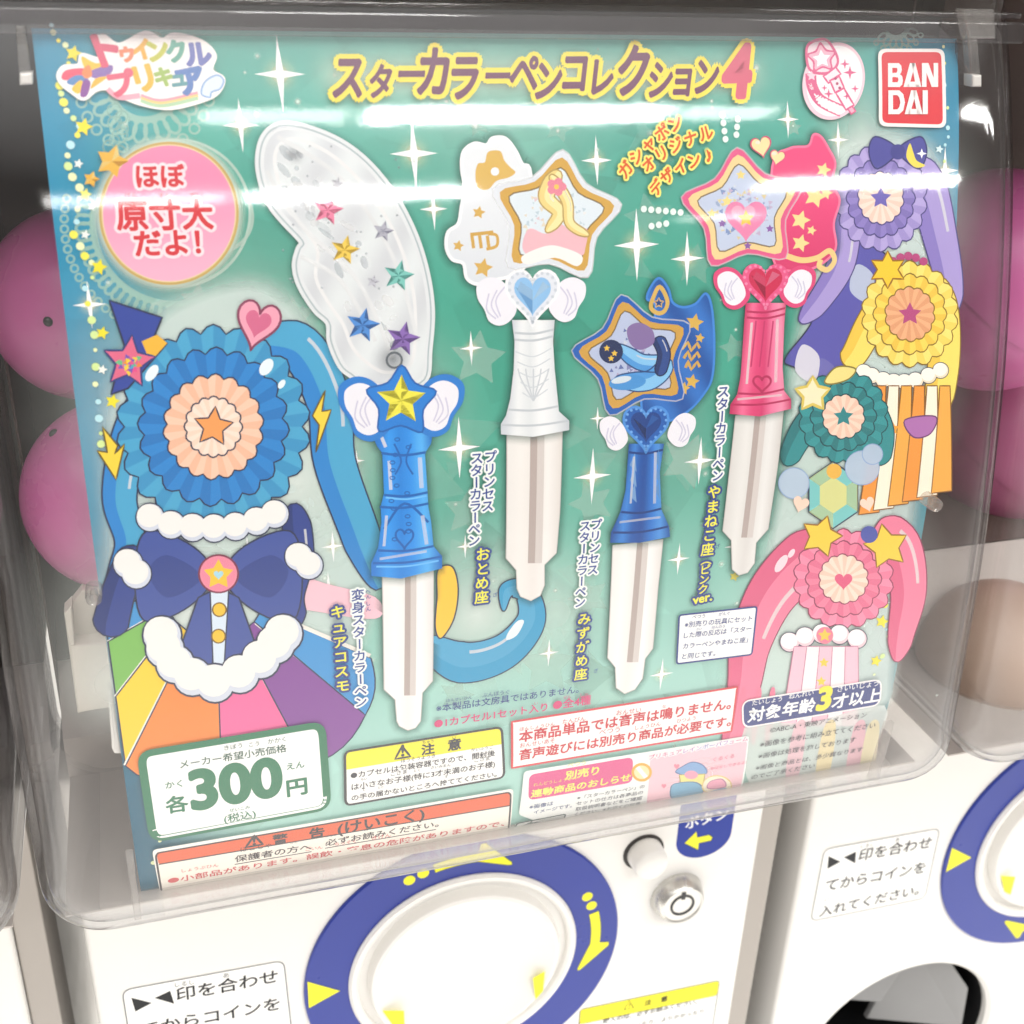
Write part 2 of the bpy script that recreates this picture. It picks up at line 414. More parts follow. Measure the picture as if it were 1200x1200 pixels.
# ------------------------------------------------------------------ the capsule machines
PITCH = 0.27656*LAM
def sx(x): return CAM[0]+(x-CAM[0])*LAM
def sz(z): return CAM[2]+(z-CAM[2])*LAM
XC, HW = -0.0023, 0.1488
KC = (2.39622, 1.710382, 0.459387, -0.006216)
def ycov(z): return ((KC[0]*z+KC[1])*z+KC[2])*z+KC[3]
def box(bm, x0, x1, y0, y1, z0, z1, bev=0.0, seg=3):
    r = bmesh.ops.create_cube(bm, size=1); vs = r['verts']
    bmesh.ops.scale(bm, vec=(x1-x0, y1-y0, z1-z0), verts=vs); bmesh.ops.translate(bm, vec=((x0+x1)/2, (y0+y1)/2, (z0+z1)/2), verts=vs)
    if bev:
        es = list({e for v in vs for e in v.link_edges}); bmesh.ops.bevel(bm, geom=es, offset=bev, segments=seg, profile=0.5, affect='EDGES')
def prism(bm, front, depth, bev=0.0):
    """front: 3-D points facing the viewer; extruded by depth along +y"""
    a = [bm.verts.new(tuple(p)) for p in front]; b = [bm.verts.new((p[0], p[1]+depth, p[2])) for p in front]
    n = len(a); bm.faces.new(a); bm.faces.new(b[::-1])
    for i in range(n): bm.faces.new((a[i], b[i], b[(i+1) % n], a[(i+1) % n]))
    bmesh.ops.recalc_face_normals(bm, faces=bm.faces[:])
    if bev:
        es = [e for e in bm.edges if all(v in set(a) for v in e.verts)]
        bmesh.ops.bevel(bm, geom=es, offset=bev, segments=2, profile=0.5, affect='EDGES')
def lathe(bm, c, prof, n=64, k=1.0):
    """prof: (radius, distance towards the viewer) pairs, turned about the y axis through c"""
    rings = []
    for r, d in prof:
        r *= k
        if r < 1e-7: rings.append([bm.verts.new((c[0], c[1]-d, c[2]))])
        else: rings.append([bm.verts.new((c[0]+r*math.cos(2*math.pi*i/n), c[1]-d, c[2]+r*math.sin(2*math.pi*i/n))) for i in range(n)])
    for a, b in zip(rings[:-1], rings[1:]):
        for i in range(n):
            j = (i+1) % n
            if len(a) == 1: bm.faces.new((a[0], b[i], b[j]))
            elif len(b) == 1: bm.faces.new((a[i], b[0], a[j]))
            else: bm.faces.new((a[i], b[i], b[j], a[j]))
    bmesh.ops.recalc_face_normals(bm, faces=bm.faces[:])

def make_cover(inset=0.0):
    """levels of one tray-like window: front follows a bulging profile, round upright corners, rounded lower lip"""
    levels = []; rl = 0.020-inset; zc = -0.2205; R = 0.017-inset
    for z in np.linspace(0.0105, zc, 46): levels.append((z, 0.0, 0.0))
    for k in range(1, 13):
        a = math.pi/2*k/12; levels.append((zc-rl*math.sin(a), rl*(1-math.cos(a)), min(1, k/7)))
    rings, thick = [], []
    for z, d, t in levels:
        yf = ycov(max(z, zc))+inset+d; hw = HW-inset-d; r = max(R-d*0.6, 0.004)
        yb = 0.050
        pts = [(-hw, yb), (-hw, (yb+yf+r)/2)]
        for k in range(11):
            a = math.pi/2*k/10; pts.append((-hw+r-r*math.cos(a), yf+r-r*math.sin(a)))
        for k in range(1, 24): pts.append((-hw+r+(2*hw-2*r)*k/24, yf))
        for k in range(11):
            a = math.pi/2*k/10; pts.append((hw-r+r*math.sin(a), yf+r-r*math.cos(a)))
        pts += [(hw, (yb+yf+r)/2), (hw, yb)]
        rings.append([(XC+x, y, z) for x, y in pts]); thick.append(t)
    return rings, thick
def cover_mesh():
    bm = bmesh.new(); lay = bm.verts.layers.float.new('thick')
    for inset in (0.0, 0.0022):
        rings, thick = make_cover(inset); V = []
        for rg, t in zip(rings, thick):
            row = [bm.verts.new(p) for p in rg]
            for i, v in enumerate(row):
                e = min(i, len(row)-1-i)                      # whiteness put into the round upright corners as their bright rim line
                v[lay] = max(t*0.17, 0.10*max(0, 1-abs(e-6)/2.5) if inset else 0)
            V.append(row)
        for a, b in zip(V[:-1], V[1:]):
            for i in range(len(a)-1):
                f = (a[i], b[i], b[i+1], a[i+1]); bm.faces.new(f if inset == 0 else f[::-1])
        last = V[-1]
        f = bm.faces.new(last if inset else last[::-1])
        if inset == 0: top0 = V[0]
        else:
            for i in range(len(top0)-1): bm.faces.new((top0[i], V[0][i], V[0][i+1], top0[i+1]))
    bmesh.ops.recalc_face_normals(bm, faces=bm.faces[:])
    return bm

def panel_plate(bm, x0, x1, z0, z1, y0, y1, hole, r, n=72, bev=0.0025):
    angs = sorted([2*math.pi*i/n for i in range(n)]+[math.atan2(z-hole[1], x-hole[0]) % (2*math.pi) for x in (x0, x1) for z in (z0, z1)])
    def edge(a, ins):
        dx, dz = math.cos(a), math.sin(a); t = 1e9
        if dx > 1e-9: t = min(t, (x1-ins-hole[0])/dx)
        if dx < -1e-9: t = min(t, (x0+ins-hole[0])/dx)
        if dz > 1e-9: t = min(t, (z1-ins-hole[1])/dz)
        if dz < -1e-9: t = min(t, (z0+ins-hole[1])/dz)
        return hole[0]+dx*t, hole[1]+dz*t
    loops = []
    loops.append([(hole[0]+r*math.cos(a), y1, hole[1]+r*math.sin(a)) for a in angs])
    loops.append([(hole[0]+r*math.cos(a), y0+0.002, hole[1]+r*math.sin(a)) for a in angs])
    loops.append([(hole[0]+(r+0.002)*math.cos(a), y0, hole[1]+(r+0.002)*math.sin(a)) for a in angs])
    for k in range(5):
        q = math.pi/2*k/4
        loops.append([(*[edge(a, bev*(1-math.sin(q)))[0]], y0+bev*(1-math.cos(q)), edge(a, bev*(1-math.sin(q)))[1]) for a in angs])
    loops.append([(edge(a, 0)[0], y1, edge(a, 0)[1]) for a in angs])
    V = [[bm.verts.new(p) for p in lp] for lp in loops]
    m = len(angs)
    for a, b in zip(V[:-1], V[1:]):
        for i in range(m): bm.faces.new((a[i], b[i], b[(i+1) % m], a[(i+1) % m]))
    bmesh.ops.recalc_face_normals(bm, faces=bm.faces[:])

PX0, PX1 = sx(-0.1471), sx(0.1078)
ZTOP, ZBOT = -0.2425, -0.60
DC = (sx(-0.0135), sz(-0.333))                      # dial centre on the panel
HOLE, HOLER = (sx(0.2012)-PITCH, sz(-0.4471)), 0.0497*LAM

def under(parent, *obs):
    bpy.context.view_layer.update()
    for o in obs:
        o.parent = parent; o.matrix_parent_inverse = parent.matrix_world.inverted()
def make_machine():
    root = empty('capsule_machine', (XC, 0.15, ZBOT)); parts = []
    bm = bmesh.new(); box(bm, PX0+0.001, PX1-0.001, 0.1305, 0.30, ZBOT, ZTOP-0.001)
    box(bm, XC-HW+0.002, XC+HW-0.002, 0.10, 0.30, ZTOP+0.001, 0.0)
    body = obj('body', bm, M_WHITE); parts.append(body)
    bm = bmesh.new(); panel_plate(bm, PX0, PX1, ZBOT, ZTOP, YP, 0.130, HOLE, HOLER)
    parts.append(obj('control_panel', bm, M_WHITE, smooth=True, auto=35))
    bm = bmesh.new(); box(bm, PX1+0.0002, PX1+0.0108, YP+0.003, 0.07, ZBOT, ZTOP, 0.0008)
    parts.append(obj('edge_trim', bm, M_TRIM))
    # chute behind the round opening
    bm = bmesh.new(); lathe(bm, (HOLE[0], YP+0.022, HOLE[1]), [(HOLER-0.0004, 0.017), (HOLER-0.0006, -0.060), (0, -0.062)])
    ch = obj('chute', bm, M_BLACK, smooth=True, auto=40); parts.append(ch)
    bm = bmesh.new()
    prism(bm, [(HOLE[0]+0.006, 0.0706, HOLE[1]-0.02), (HOLE[0]+0.047, 0.0446, HOLE[1]-0.01), (HOLE[0]+0.044, 0.0446, HOLE[1]+0.020), (HOLE[0]+0.034, 0.0506, HOLE[1]+0.0355), (HOLE[0]+0.016, 0.0646, HOLE[1]+0.044)], 0.003, 0.0006)
    fl = obj('flap', bm, M_GREYP)
    bm = bmesh.new()
    prism(bm, [(HOLE[0]-0.012, 0.0666, HOLE[1]+0.004), (HOLE[0]+0.004, 0.0606, HOLE[1]+0.004), (HOLE[0]+0.020, 0.0606, HOLE[1]+0.043), (HOLE[0]+0.010, 0.0666, HOLE[1]+0.046)], 0.003, 0.0006)
    fl2 = obj('flap', bm, M_GREYP)
    # inside of the bin
    bm = bmesh.new()
    pr = [(0.055, -0.205), (0.098, -0.185), (0.098, 0.012)]
    for (y0, z0), (y1, z1) in zip(pr[:-1], pr[1:]):
        bm.faces.new([bm.verts.new(p) for p in ((XC-HW+0.003, y0, z0), (XC+HW-0.003, y0, z0), (XC+HW-0.003, y1, z1), (XC-HW+0.003, y1, z1))])
    for sx in (-1, 1):
        x = XC+sx*(HW-0.0032)
        bm.faces.new([bm.verts.new(p) for p in ((x, 0.0505, -0.237), (x, 0.099, -0.237), (x, 0.099, 0.012), (x, 0.0505, 0.012))])
    bm.faces.new([bm.verts.new(p) for p in ((XC-HW+0.004, 0.002, 0.0115), (XC+HW-0.004, 0.002, 0.0115), (XC+HW-0.004, 0.0985, 0.0115), (XC-HW+0.004, 0.0985, 0.0115))])
    bmesh.ops.remove_doubles(bm, verts=bm.verts[:], dist=1e-5)
    bmesh.ops.solidify(bm, geom=bm.faces[:], thickness=-0.0008)
    parts.append(obj('inner_lining', bm, M_INNER))
    bm = bmesh.new(); box(bm, XC-HW+0.0045, XC+HW-0.0045, -0.030, 0.0355, -0.2402, -0.2396)
    parts.append(obj('bin_floor', bm, M_INNERW))
    bm = bmesh.new()
    for (y0, z0), (y1, z1) in (((0.036, -0.2395), (0.036, -0.224)), ((0.036, -0.224), (0.0548, -0.2052))):
        bm.faces.new([bm.verts.new(p) for p in ((XC-HW+0.0042, y0, z0), (XC+HW-0.0042, y0, z0), (XC+HW-0.0042, y1, z1), (XC-HW+0.0042, y1, z1))])
    bmesh.ops.remove_doubles(bm, verts=bm.verts[:], dist=1e-5); bmesh.ops.solidify(bm, geom=bm.faces[:], thickness=-0.0008)
    parts.append(obj('bin_ramp', bm, M_INNERW))
    a = at3(1150, 583, 0.080); b = at3(1150, 624, 0.080)
    bm = bmesh.new(); box(bm, XC-HW+0.005, XC+HW-0.005, 0.080, 0.0975, b[2], a[2], 0.002)
    parts.append(obj('inner_ledge', bm, M_CREAM))
    # clear window
    me = bpy.data.meshes.new('clear_cover'); bm = cover_mesh(); bm.to_mesh(me); bm.free()
    for p in me.polygons: p.use_smooth = True
    me.set_sharp_from_angle(angle=math.radians(50))
    cv = link_mesh('clear_cover', me, M_COVER); parts.append(cv)
    subs = [(ch, fl), (ch, fl2)]
    for i, (px, py, r) in enumerate(((110, 702, 0.0021), (1098, 593, 0.0022))):
        d = ray(px, py); t = np.linspace(0.1, 0.6, 4000); pt = CAM+t[:, None]*d
        k = np.where(pt[:, 1]-np.array([ycov(min(max(z, -0.2205), 0.01))+0.0026 for z in pt[:, 2]]) > 0)[0][0]; c = pt[k]
        bm = bmesh.new(); lathe(bm, (c[0], c[1], c[2]), [(r*0.45, -0.004), (r*0.5, -0.0004), (r*0.9, 0.0002), (r, -0.0012), (r, -0.006), (0, -0.006)], 28)
        pg = obj('peg', bm, M_CLIPCLEAR, smooth=True, auto=40); subs.append((cv, pg))
    # top rail, hooks, upper housing
    bm = bmesh.new()
    z0 = at3(600, 43, -0.004)[2]; z1 = at3(600, 17, -0.004)[2]; z2 = at3(600, 5, -0.004)[2]
    box(bm, XC-HW+0.001, XC+HW-0.001, -0.0035, 0.0005, z0-0.0006, z1, 0.0006)
    box(bm, XC-HW+0.001, XC+HW-0.001, -0.0005, 0.0035, z1+0.0007, z2, 0.0006)
    parts.append(obj('top_rail', bm, M_RAIL))
    bm = bmesh.new(); box(bm, XC-HW-0.002, XC+HW+0.0015, -0.010, 0.30, 0.0118, 0.14, 0.002)
    parts.append(obj('upper_housing', bm, M_WHITE))
    for hk in (((18, 30), (29, 30), (38, 99), (23, 100)), ((1135, 46), (1146, 46), (1151, 102), (1140, 102))):
        bm = bmesh.new(); prism(bm, [at3(*q, -0.0075) for q in hk], 0.003, 0.0005)
        q = hk; mid = [(q[3][0], q[3][1]-14), (q[2][0], q[2][1]-14), q[2], q[3]]
        h = obj('hook', bm, M_CLIPCLEAR); parts.append(h)
        bm = bmesh.new(); prism(bm, [at3(x, y, -0.0082) for x, y in mid], 0.0042, 0.0005)
        subs.append((h, obj('hook_tip', bm, mat_tip)))
    bm = bmesh.new(); prism(bm, [at3(x, y, -0.003) for x, y in ((1123, 47), (1139, 47), (1139, 101), (1123, 99))], 0.0015)
    parts.append(obj('backing_tab', bm, M_RAIL))
    bm = bmesh.new(); prism(bm, [at3(x, y, -0.009) for x, y in ((1130, 11), (1166, 11), (1168, 46), (1136, 46))], 0.004, 0.0008)
    cb = obj('corner_block', bm, M_CLIPCLEAR); parts.append(cb)
    # card holders
    bm = bmesh.new(); Y = 0.002
    prism(bm, [at3(x, y, Y) for x, y in ((75, 719), (96, 692), (121, 690), (130, 828), (91, 836))], 0.004, 0.0004)
    br = obj('bracket', bm, M_CREAM); parts.append(br)
    bm = bmesh.new(); prism(bm, [at3(x, y, Y-0.006) for x, y in ((82, 757), (128, 754), (134, 829), (91, 835))], 0.006, 0.0005)
    subs.append((br, obj('block', bm, M_CREAM)))
    bm = bmesh.new(); prism(bm, [at3(x, y, Y-0.006) for x, y in ((75, 719), (84, 710), (88, 757), (82, 757))], 0.006, 0.0004)
    subs.append((br, obj('flange', bm, M_CREAM)))
    for q, Y in ((((126, 806), (131, 809), (144, 884), (134, 884), (131, 878)), -0.0285), (((1062, 674), (1073, 670), (1076, 682), (1069, 741), (1064, 744), (1054, 742)), -0.0275)):
        bm = bmesh.new(); prism(bm, [at3(x, y, Y) for x, y in q], 0.003, 0.0006); parts.append(obj('card_clip', bm, mat_tip))
    for q in (((147, 1003), (156, 1002), (166, 1078), (158, 1080)), ((1040, 850), (1049, 848), (1030, 915), (1020, 916))):
        bm = bmesh.new(); prism(bm, [at3(x, y, -0.036) for x, y in q], 0.0025, 0.0005); parts.append(obj('card_stop', bm, M_CLIPCLEAR))
    # dial
    c = (DC[0], YP, DC[1])
    bm = bmesh.new(); lathe(bm, c, [(0.0621, -0.001), (0.0621, 0.0011), (0.0616, 0.0015), (0.0445, 0.0015), (0.0445, -0.001)], n=128, k=LAM)
    ring = obj('dial_plate', bm, mat('blue_print', '#162f92', 0.32, 0.5, noise=0.03), smooth=True, auto=30); parts.append(ring)
    mkp = lambda: Print(lambda px, py: Q(px, py, YP-0.0015), lambda q: np.stack([np.asarray(q)[:, 0], YP-0.0015-np.asarray(q)[:, 2], np.asarray(q)[:, 1]], 1), cell=10, vdown=False, base=0.00008)
    mk = mkp()
    Yl = '#f4ee2e'
    def spin(pts, a): return rot_pts(pts, DC, a)
    tri = [mk.uv(*q) for q in ((360, 1150), (361.7, 1181.7), (399, 1161))]
    R0 = 0.0527*LAM
    def pol(a, r): return (DC[0]+r*math.cos(a), DC[1]+r*math.sin(a))
    d1 = mk.uv(670, 1061); a1 = math.atan2(d1[1]-DC[1], d1[0]-DC[0]); d2 = mk.uv(480, 1032); a2 = math.atan2(d2[1]-DC[1], d2[0]-DC[0])
    q3 = mk.uv(1173, 1086); a3 = math.atan2(q3[1]-DC[1], q3[0]-PITCH-DC[0])+0.78
    for a0 in (a1, a2, a3):
        mk = mkp(); mk.poly(ell(pol(a0, R0), 0.0024), Yl, px=False); mk.poly(ell(pol(a0-0.105, R0), 0.0024), Yl, px=False)
        st, en = a0-0.185, a0-0.50
        arc = [pol(st+(en-st)*k/8, R0+0.0022) for k in range(9)]
        arc += [pol(en-0.01, R0+0.0066), pol(en-0.04, R0+0.0068), pol(en-0.27, R0-0.0030), pol(en-0.28, R0-0.0042), pol(en-0.25, R0-0.0046)]
        arc += [pol(st+(en-st)*k/8, R0-0.0022) for k in range(8, -1, -1)]
        mk.poly(arc, Yl, px=False)
        mk.stroke(arc, 0.00035, '#8a8f20', px=False)
        subs.append((ring, mk.build('arrow_mark', None)))
    mk = mkp(); mk.poly(tri, Yl, px=False); mk.stroke(tri, 0.0004, '#20306a', px=False)
    subs.append((ring, mk.build('pointer_mark', None)))
    bm = bmesh.new(); lathe(bm, (DC[0]-0.0008, YP, DC[1]), [(0.0450, -0.001), (0.0450, 0.0022), (0.0440, 0.0034), (0.0424, 0.0034), (0.0414, 0.0024), (0.0408, -0.006), (0, -0.006)], n=128, k=LAM)
    parts.append(obj('dial_rim', bm, M_WHITE, smooth=True, auto=40))
    bm = bmesh.new(); lathe(bm, (DC[0]-0.0008, YP, DC[1]), [(0.0378, -0.0058), (0.0376, 0.0035), (0.0368, 0.0052), (0.0354, 0.0056), (0.0345, 0.0050), (0.028, 0.0022), (0.015, 0.0008), (0, 0.0005)], n=128, k=LAM)
    kn = obj('dial_knob', bm, M_WHITE, smooth=True, auto=40); parts.append(kn)
    bm = bmesh.new(); lathe(bm, (DC[0]-0.0008, YP, DC[1]), [(0.0406, -0.0054), (0.0380, -0.0052)], n=96, k=LAM)
    parts.append(obj('dial_gap_shade', bm, M_GREYP))  # grey ring puts the crescent shadow between rim and knob into colour
    kpp = lambda: Print(lambda px, py: Q(px, py, YP-0.0052), lambda q: np.stack([np.asarray(q)[:, 0], YP-0.0058-np.asarray(q)[:, 2], np.asarray(q)[:, 1]], 1), cell=10, vdown=False, base=0.0)
    for qd in ([(448, 1183), (473, 1183), (474, 1206), (462, 1203)], [(624, 1145), (638, 1137), (636, 1160), (627, 1170)]):
        kp = kpp(); kp.poly(qd, Yl); subs.append((kn, kp.build('knob_mark', None)))
    # coin return knob and key lock
    q = Q(754, 998); bm = bmesh.new(); lathe(bm, (q[0], YP, q[1]), [(0.0084, -0.0002), (0.0084, 0.00035), (0.0, 0.00035)], n=48, k=LAM)
    hb = obj('recess_shade_disc', bm, M_DARK, smooth=True, auto=40); parts.append(hb)  # flat dark disc on the panel, painted as the shade inside a recess
    bm = bmesh.new(); lathe(bm, (q[0]+0.0004, YP, q[1]-0.0004), [(0.0072, 0.0), (0.0070, 0.0075), (0.0062, 0.0090), (0.0030, 0.0098), (0, 0.0099)], n=48, k=LAM)
    subs.append((hb, obj('return_button', bm, M_WHITE, smooth=True, auto=50)))
    q = Q(797, 1056, YP-0.004); bm = bmesh.new(); lathe(bm, (q[0], YP, q[1]), [(0.0112, -0.0005), (0.0110, 0.0012), (0.0094, 0.0062), (0.0086, 0.0070), (0.0082, 0.0068), (0.0080, 0.0064), (0, 0.0064)], n=64, k=LAM)
    lk = obj('key_lock', bm, M_METAL, smooth=True, auto=30); parts.append(lk)
    bm = bmesh.new(); lathe(bm, (q[0], YP-0.0064, q[1]), [(0.0052, -0.0005), (0.0052, 0.0003), (0.0042, 0.0003), (0.0042, -0.0005)], n=48, k=LAM)
    box(bm, q[0]-0.0009, q[0]+0.0009, YP-0.0068, YP-0.0061, q[1]+0.0034, q[1]+0.0072)
    subs.append((lk, obj('keyway', bm, M_BLACK)))
    # sticker with the word for button
    st = panel_print(); c0 = Q(826, 975); bl = '#183396'
    zt = -0.275; x0, x1 = Q(794, 975)[0], Q(860, 955)[0]; zb = Q(828, 1003)[1]; hw_ = (x1-x0)/2; xm = (x0+x1)/2
    pts = [(x0, zt), (x1, zt)]+[(xm+hw_*math.cos(a), zb+0.011+0.011*math.sin(a)) for a in [-math.pi*k/20 for k in range(21)]]
    st.poly(pts, bl, px=False)
    ar = [Q(x, y) for x, y in ((802, 988), (816, 974), (817, 981), (831, 978), (835, 981), (833, 985), (819, 988), (818, 996))]
    st.poly(ar, Yl, px=False); st.stroke(ar, 0.0004, '#3a4a30', px=False)
    st.text('ボタン', (803, 971), (853, 958), '#f5f5f5', bold=0.02)
    parts.append(st.build('button_sticker', None))
    # instruction label, measured on the neighbouring machine
    il = Print(lambda px, py: (Q(px, py)[0]-PITCH, Q(px, py)[1]), panel_xyz, cell=10, vdown=False, base=0.00015)
    fr = round_quad([il.uv(*q) for q in ((966, 995), (1101, 970.5), (1083.5, 1052), (950, 1079))], 0.09)
    il.poly(fr, '#fbfaf6', px=False); il.stroke(fr, 0.00045, '#66676a', px=False)
    K = '#101318'
    il.poly([(970.7, 1003), (969.3, 1018), (985, 1009.5)], K); il.poly([(1003, 997.5), (1002, 1011.5), (988.5, 1004.5)], K)
    il.text('印を合わせ', (1005, 1008), (1090, 992), K, bold=0.014)
    il.text('しるし', (1008, 993.5), (1024, 991), '#44464a'); il.text('あ', (1048.5, 986), (1053.5, 985), '#44464a')
    il.text('てからコインを', (966, 1043.5), (1083, 1021), K, bold=0.014)
    il.text('入れてください。', (959, 1073.5), (1076, 1047), K, bold=0.014); il.text('い', (965.5, 1056), (970.5, 1055), '#44464a')
    parts.append(il.build('instruction_label', None))
    # yellow headed notice under the lock
    cl = panel_print(); tl, tr_ = Q(680, 1183), Q(843, 1149); sl = (tr_[1]-tl[1])/(tr_[0]-tl[0]); H = 0.043
    fr = round_quad([tl, tr_, (tr_[0], tr_[1]-H), (tl[0], tl[1]-H)], 0.06)
    cl.poly(fr, '#fbfaf6', px=False); cl.stroke(fr, 0.0005, '#6c6c66', px=False)
    hd = round_quad([tl, tr_, (tr_[0], tr_[1]-0.0095), (tl[0], tl[1]-0.0095)], 0.2); cl.poly(hd, '#f2e928', px=False); cl.stroke(hd, 0.0004, '#6f6d30', px=False)
    cl.text('注', (755, 1178), (763, 1176), '#15150f', bold=.02); cl.text('意', (774, 1174), (782, 1172), '#15150f', bold=.02)
    wt = [Q(x, y) for x, y in ((737, 1172), (731.5, 1183), (742.5, 1181))]; cl.stroke(wt, 0.0006, '#15150f', px=False); cl.text('!', (736.5, 1181), (737.7, 1180.7), '#2a2a22')
    cl.text('購入の際、必ずお読みください。', (706, 1199), (817, 1175.5), '#1c1c1c', bold=.014)
    cl.text('お金がつまったり、よりかかったり、', (706, 1211), (828, 1186), '#2a2824', bold=.014)
    parts.append(cl.build('caution_label', None))
    under(root, *parts)
    for pa, o in subs: under(pa, o)
    return root
mat_tip = mat('white_clip_plastic', (0.80, 0.77, 0.73), 0.35, noise=0.02, coat=0.3)
def copy_tree(o, parent=None):
    c = o.copy(); COL.objects.link(c)
    if parent is not None: c.parent = parent; c.matrix_parent_inverse = o.matrix_parent_inverse.copy()
    for ch in kids.get(o.name, []):
        if ch.name.split('.')[0] not in ('bracket', 'card_clip', 'card_stop'): copy_tree(ch, c)   # only the middle bin holds a card
    return c
machine = make_machine()
kids = {}
for o in list(bpy.data.objects):
    if o.parent: kids.setdefault(o.parent.name, []).append(o)
GM = 'row of capsule machines'
tag(machine, 'white capsule machine in the middle whose clear bin holds the teal display card', 'capsule machine', GM)
for k, lb in ((1, 'white capsule machine right of the middle one, its round dispenser opening in view'), (-1, 'white capsule machine cut off by the left edge of the picture')):
    c = copy_tree(machine); c.location.x += k*PITCH
    tag(c, lb, 'capsule machine', GM)

# ------------------------------------------------------------------ capsules in the bins
def capsule(loc, r, m, label, hole=None, group='capsules inside the bins'):
    root = empty('capsule', (loc[0], loc[1], loc[2]-r)); out = []
    for nm, s in (('upper_shell', 1), ('lower_shell', -1)):
        bm = bmesh.new(); bmesh.ops.create_uvsphere(bm, u_segments=64, v_segments=40, radius=r)
        bmesh.ops.bisect_plane(bm, geom=bm.verts[:]+bm.edges[:]+bm.faces[:], plane_co=(0, 0, -0.0002*s), plane_no=(0, 0, s), clear_inner=True)
        if s < 0: bmesh.ops.scale(bm, vec=(0.992, 0.992, 1), verts=bm.verts[:])
        bmesh.ops.rotate(bm, cent=(0, 0, 0), matrix=Matrix.Rotation(hole[3] if hole else 0.5, 3, 'X') @ Matrix.Rotation(hole[4] if hole else 0.4, 3, 'Y'), verts=bm.verts[:])
        bmesh.ops.translate(bm, vec=loc, verts=bm.verts[:]); out.append(obj(nm, bm, m, smooth=True))
    under(root, *out)
    if hole:
        d = np.array(hole[:3], float)-np.array(loc); d /= np.linalg.norm(d)
        bm = bmesh.new(); bmesh.ops.create_uvsphere(bm, u_segments=20, v_segments=10, radius=0.0016)
        bmesh.ops.translate(bm, vec=tuple(np.array(loc)+d*(r-0.0008)), verts=bm.verts[:])
        o = obj('vent_hole', bm, M_BLACK, smooth=True); under(root, o)
    tag(root, label, 'capsule', group); return root
def along(px, py, dist):                     # a point at a distance in front of the lens
    return tuple(CAM+ray(px, py)*dist)
def facing(px, py, loc, r):
    d = ray(px, py); d = d/np.linalg.norm(d); oc = CAM-np.array(loc); b = oc@d; c = oc@oc-r*r
    return tuple(CAM+d*(-b-math.sqrt(max(b*b-c, 0))))
def capsule_at(px, py, rpx, r, m, label, hole=None):
    c = along(px, py, r*FPX/rpx)
    capsule(c, r, m, label, (*facing(*hole[:2], c, r), *hole[2:]) if hole else None)
capsule_at(102, 357, 113, 0.0285, M_PINK, 'pink capsule left of the card, the upper one with a black vent hole', (56, 377, 0.9, 0.2))
capsule_at(143, 580, 113, 0.0285, M_PINK, 'pink capsule left of the card, the lower one resting above the cream bracket', (62, 507, 1.2, 0.3))
capsule_at(1166, 330, 128, 0.042, M_PINK, 'pink capsule right of the card, highest of that stack', None)
capsule_at(1172, 505, 112, 0.043, M_MAUVE, 'dark pink capsule right of the card, under the highest one', None)
capsule_at(1168, 770, 92, 0.032, M_BEIGE, 'beige capsule low in the bin of the right machine', None)

# ------------------------------------------------------------------ ceiling lamps of the shop (seen as streaks in the clear window)
def lamp(x0, x1, y, z, label, wd=0.105, m=None):
    root = empty('ceiling_lamp', ((x0+x1)/2, y, z+0.05))
    bm = bmesh.new(); box(bm, x0-0.02, x1+0.02, y-wd/2-0.03, y+wd/2+0.03, z+0.012, z+0.05, 0.004); a = obj('housing', bm, M_WHITE)
    bm = bmesh.new(); box(bm, x0, x1, y-wd/2, y+wd/2, z-0.01, z+0.0115, 0.004); b = obj('diffuser', bm, m or M_LAMP)
    under(root, a, b); tag(root, label, 'ceiling lamp', 'ceiling lamps of the shop')
LB = 'lit ceiling lamp mirrored in the window as '
lamp(0.44, 1.20, -2.16, 1.5, LB+'the bright streak under the title', 0.125)
lamp(0.06, 0.38, -2.16, 1.5, LB+'the faint left end of the upper streak, a dim piece added for the fade', 0.10, M_LAMPD)  # separate dim lamp added so the streak fades out on this side
lamp(1.26, 1.50, -2.16, 1.5, LB+'the faint right end of the upper streak, a dim piece added for the fade', 0.10, M_LAMPD)  # another added dim piece, fading the opposite end of that streak
lamp(2.20, 3.38, -2.14, 1.5, LB+'the short streak at the right edge', 0.125)
lamp(0.22, 0.90, -3.11, 1.5, LB+'the lower streak over the clear pen', 0.13)
lamp(-0.42, 0.15, -3.11, 1.5, LB+'the faint streak over the pink badge, a dim piece added for the fade', 0.11, M_LAMPD)  # dim piece added to keep this stretch of the lower streak weak
lamp(1.95, 2.75, -3.13, 1.5, LB+'the lower streak over the lavender rosette', 0.13)
lamp(1.90, 2.25, -3.77, 1.5, LB+'the thin line over the pink pen', 0.025, M_LAMPD)

# ------------------------------------------------------------------ the display card
card = empty('display_card', (0, -0.0305, -0.232))
tag(card, 'glossy teal display card showing four star topped toy pens behind the clear window', 'display card')
def lerp(a, b, t): return tuple(x+(y-x)*t for x, y in zip(a, b))
def smooth(t): t = min(max(t, 0), 1); return t*t*(3-2*t)
CT, CM, CB = lin('#57aa9c'), lin('#40a089'), lin('#b6e0d6')
CE, CE2 = lin('#2388ab'), lin('#0d5d78')
def ground(u, v):
    a = lerp(CT, CM, smooth(v/0.08)); a = lerp(a, CB, smooth((v-0.085)/0.13)*0.85)
    e = lerp(CE, CE2, smooth((v-0.09)/0.12)); k = smooth((abs(u)-0.088)/0.036)
    if u > 0: k *= 1-0.3*smooth((v-.05)/.1)
    a = lerp(a, e, k)
    g = math.exp(-(((u+0.02)/0.03)**2+((v-0.018)/0.02)**2))*0.12
    return lerp(a, (0.75, 0.8, 0.65), g)
gp = Print(lambda *q: q, card_xyz, base=0.0)
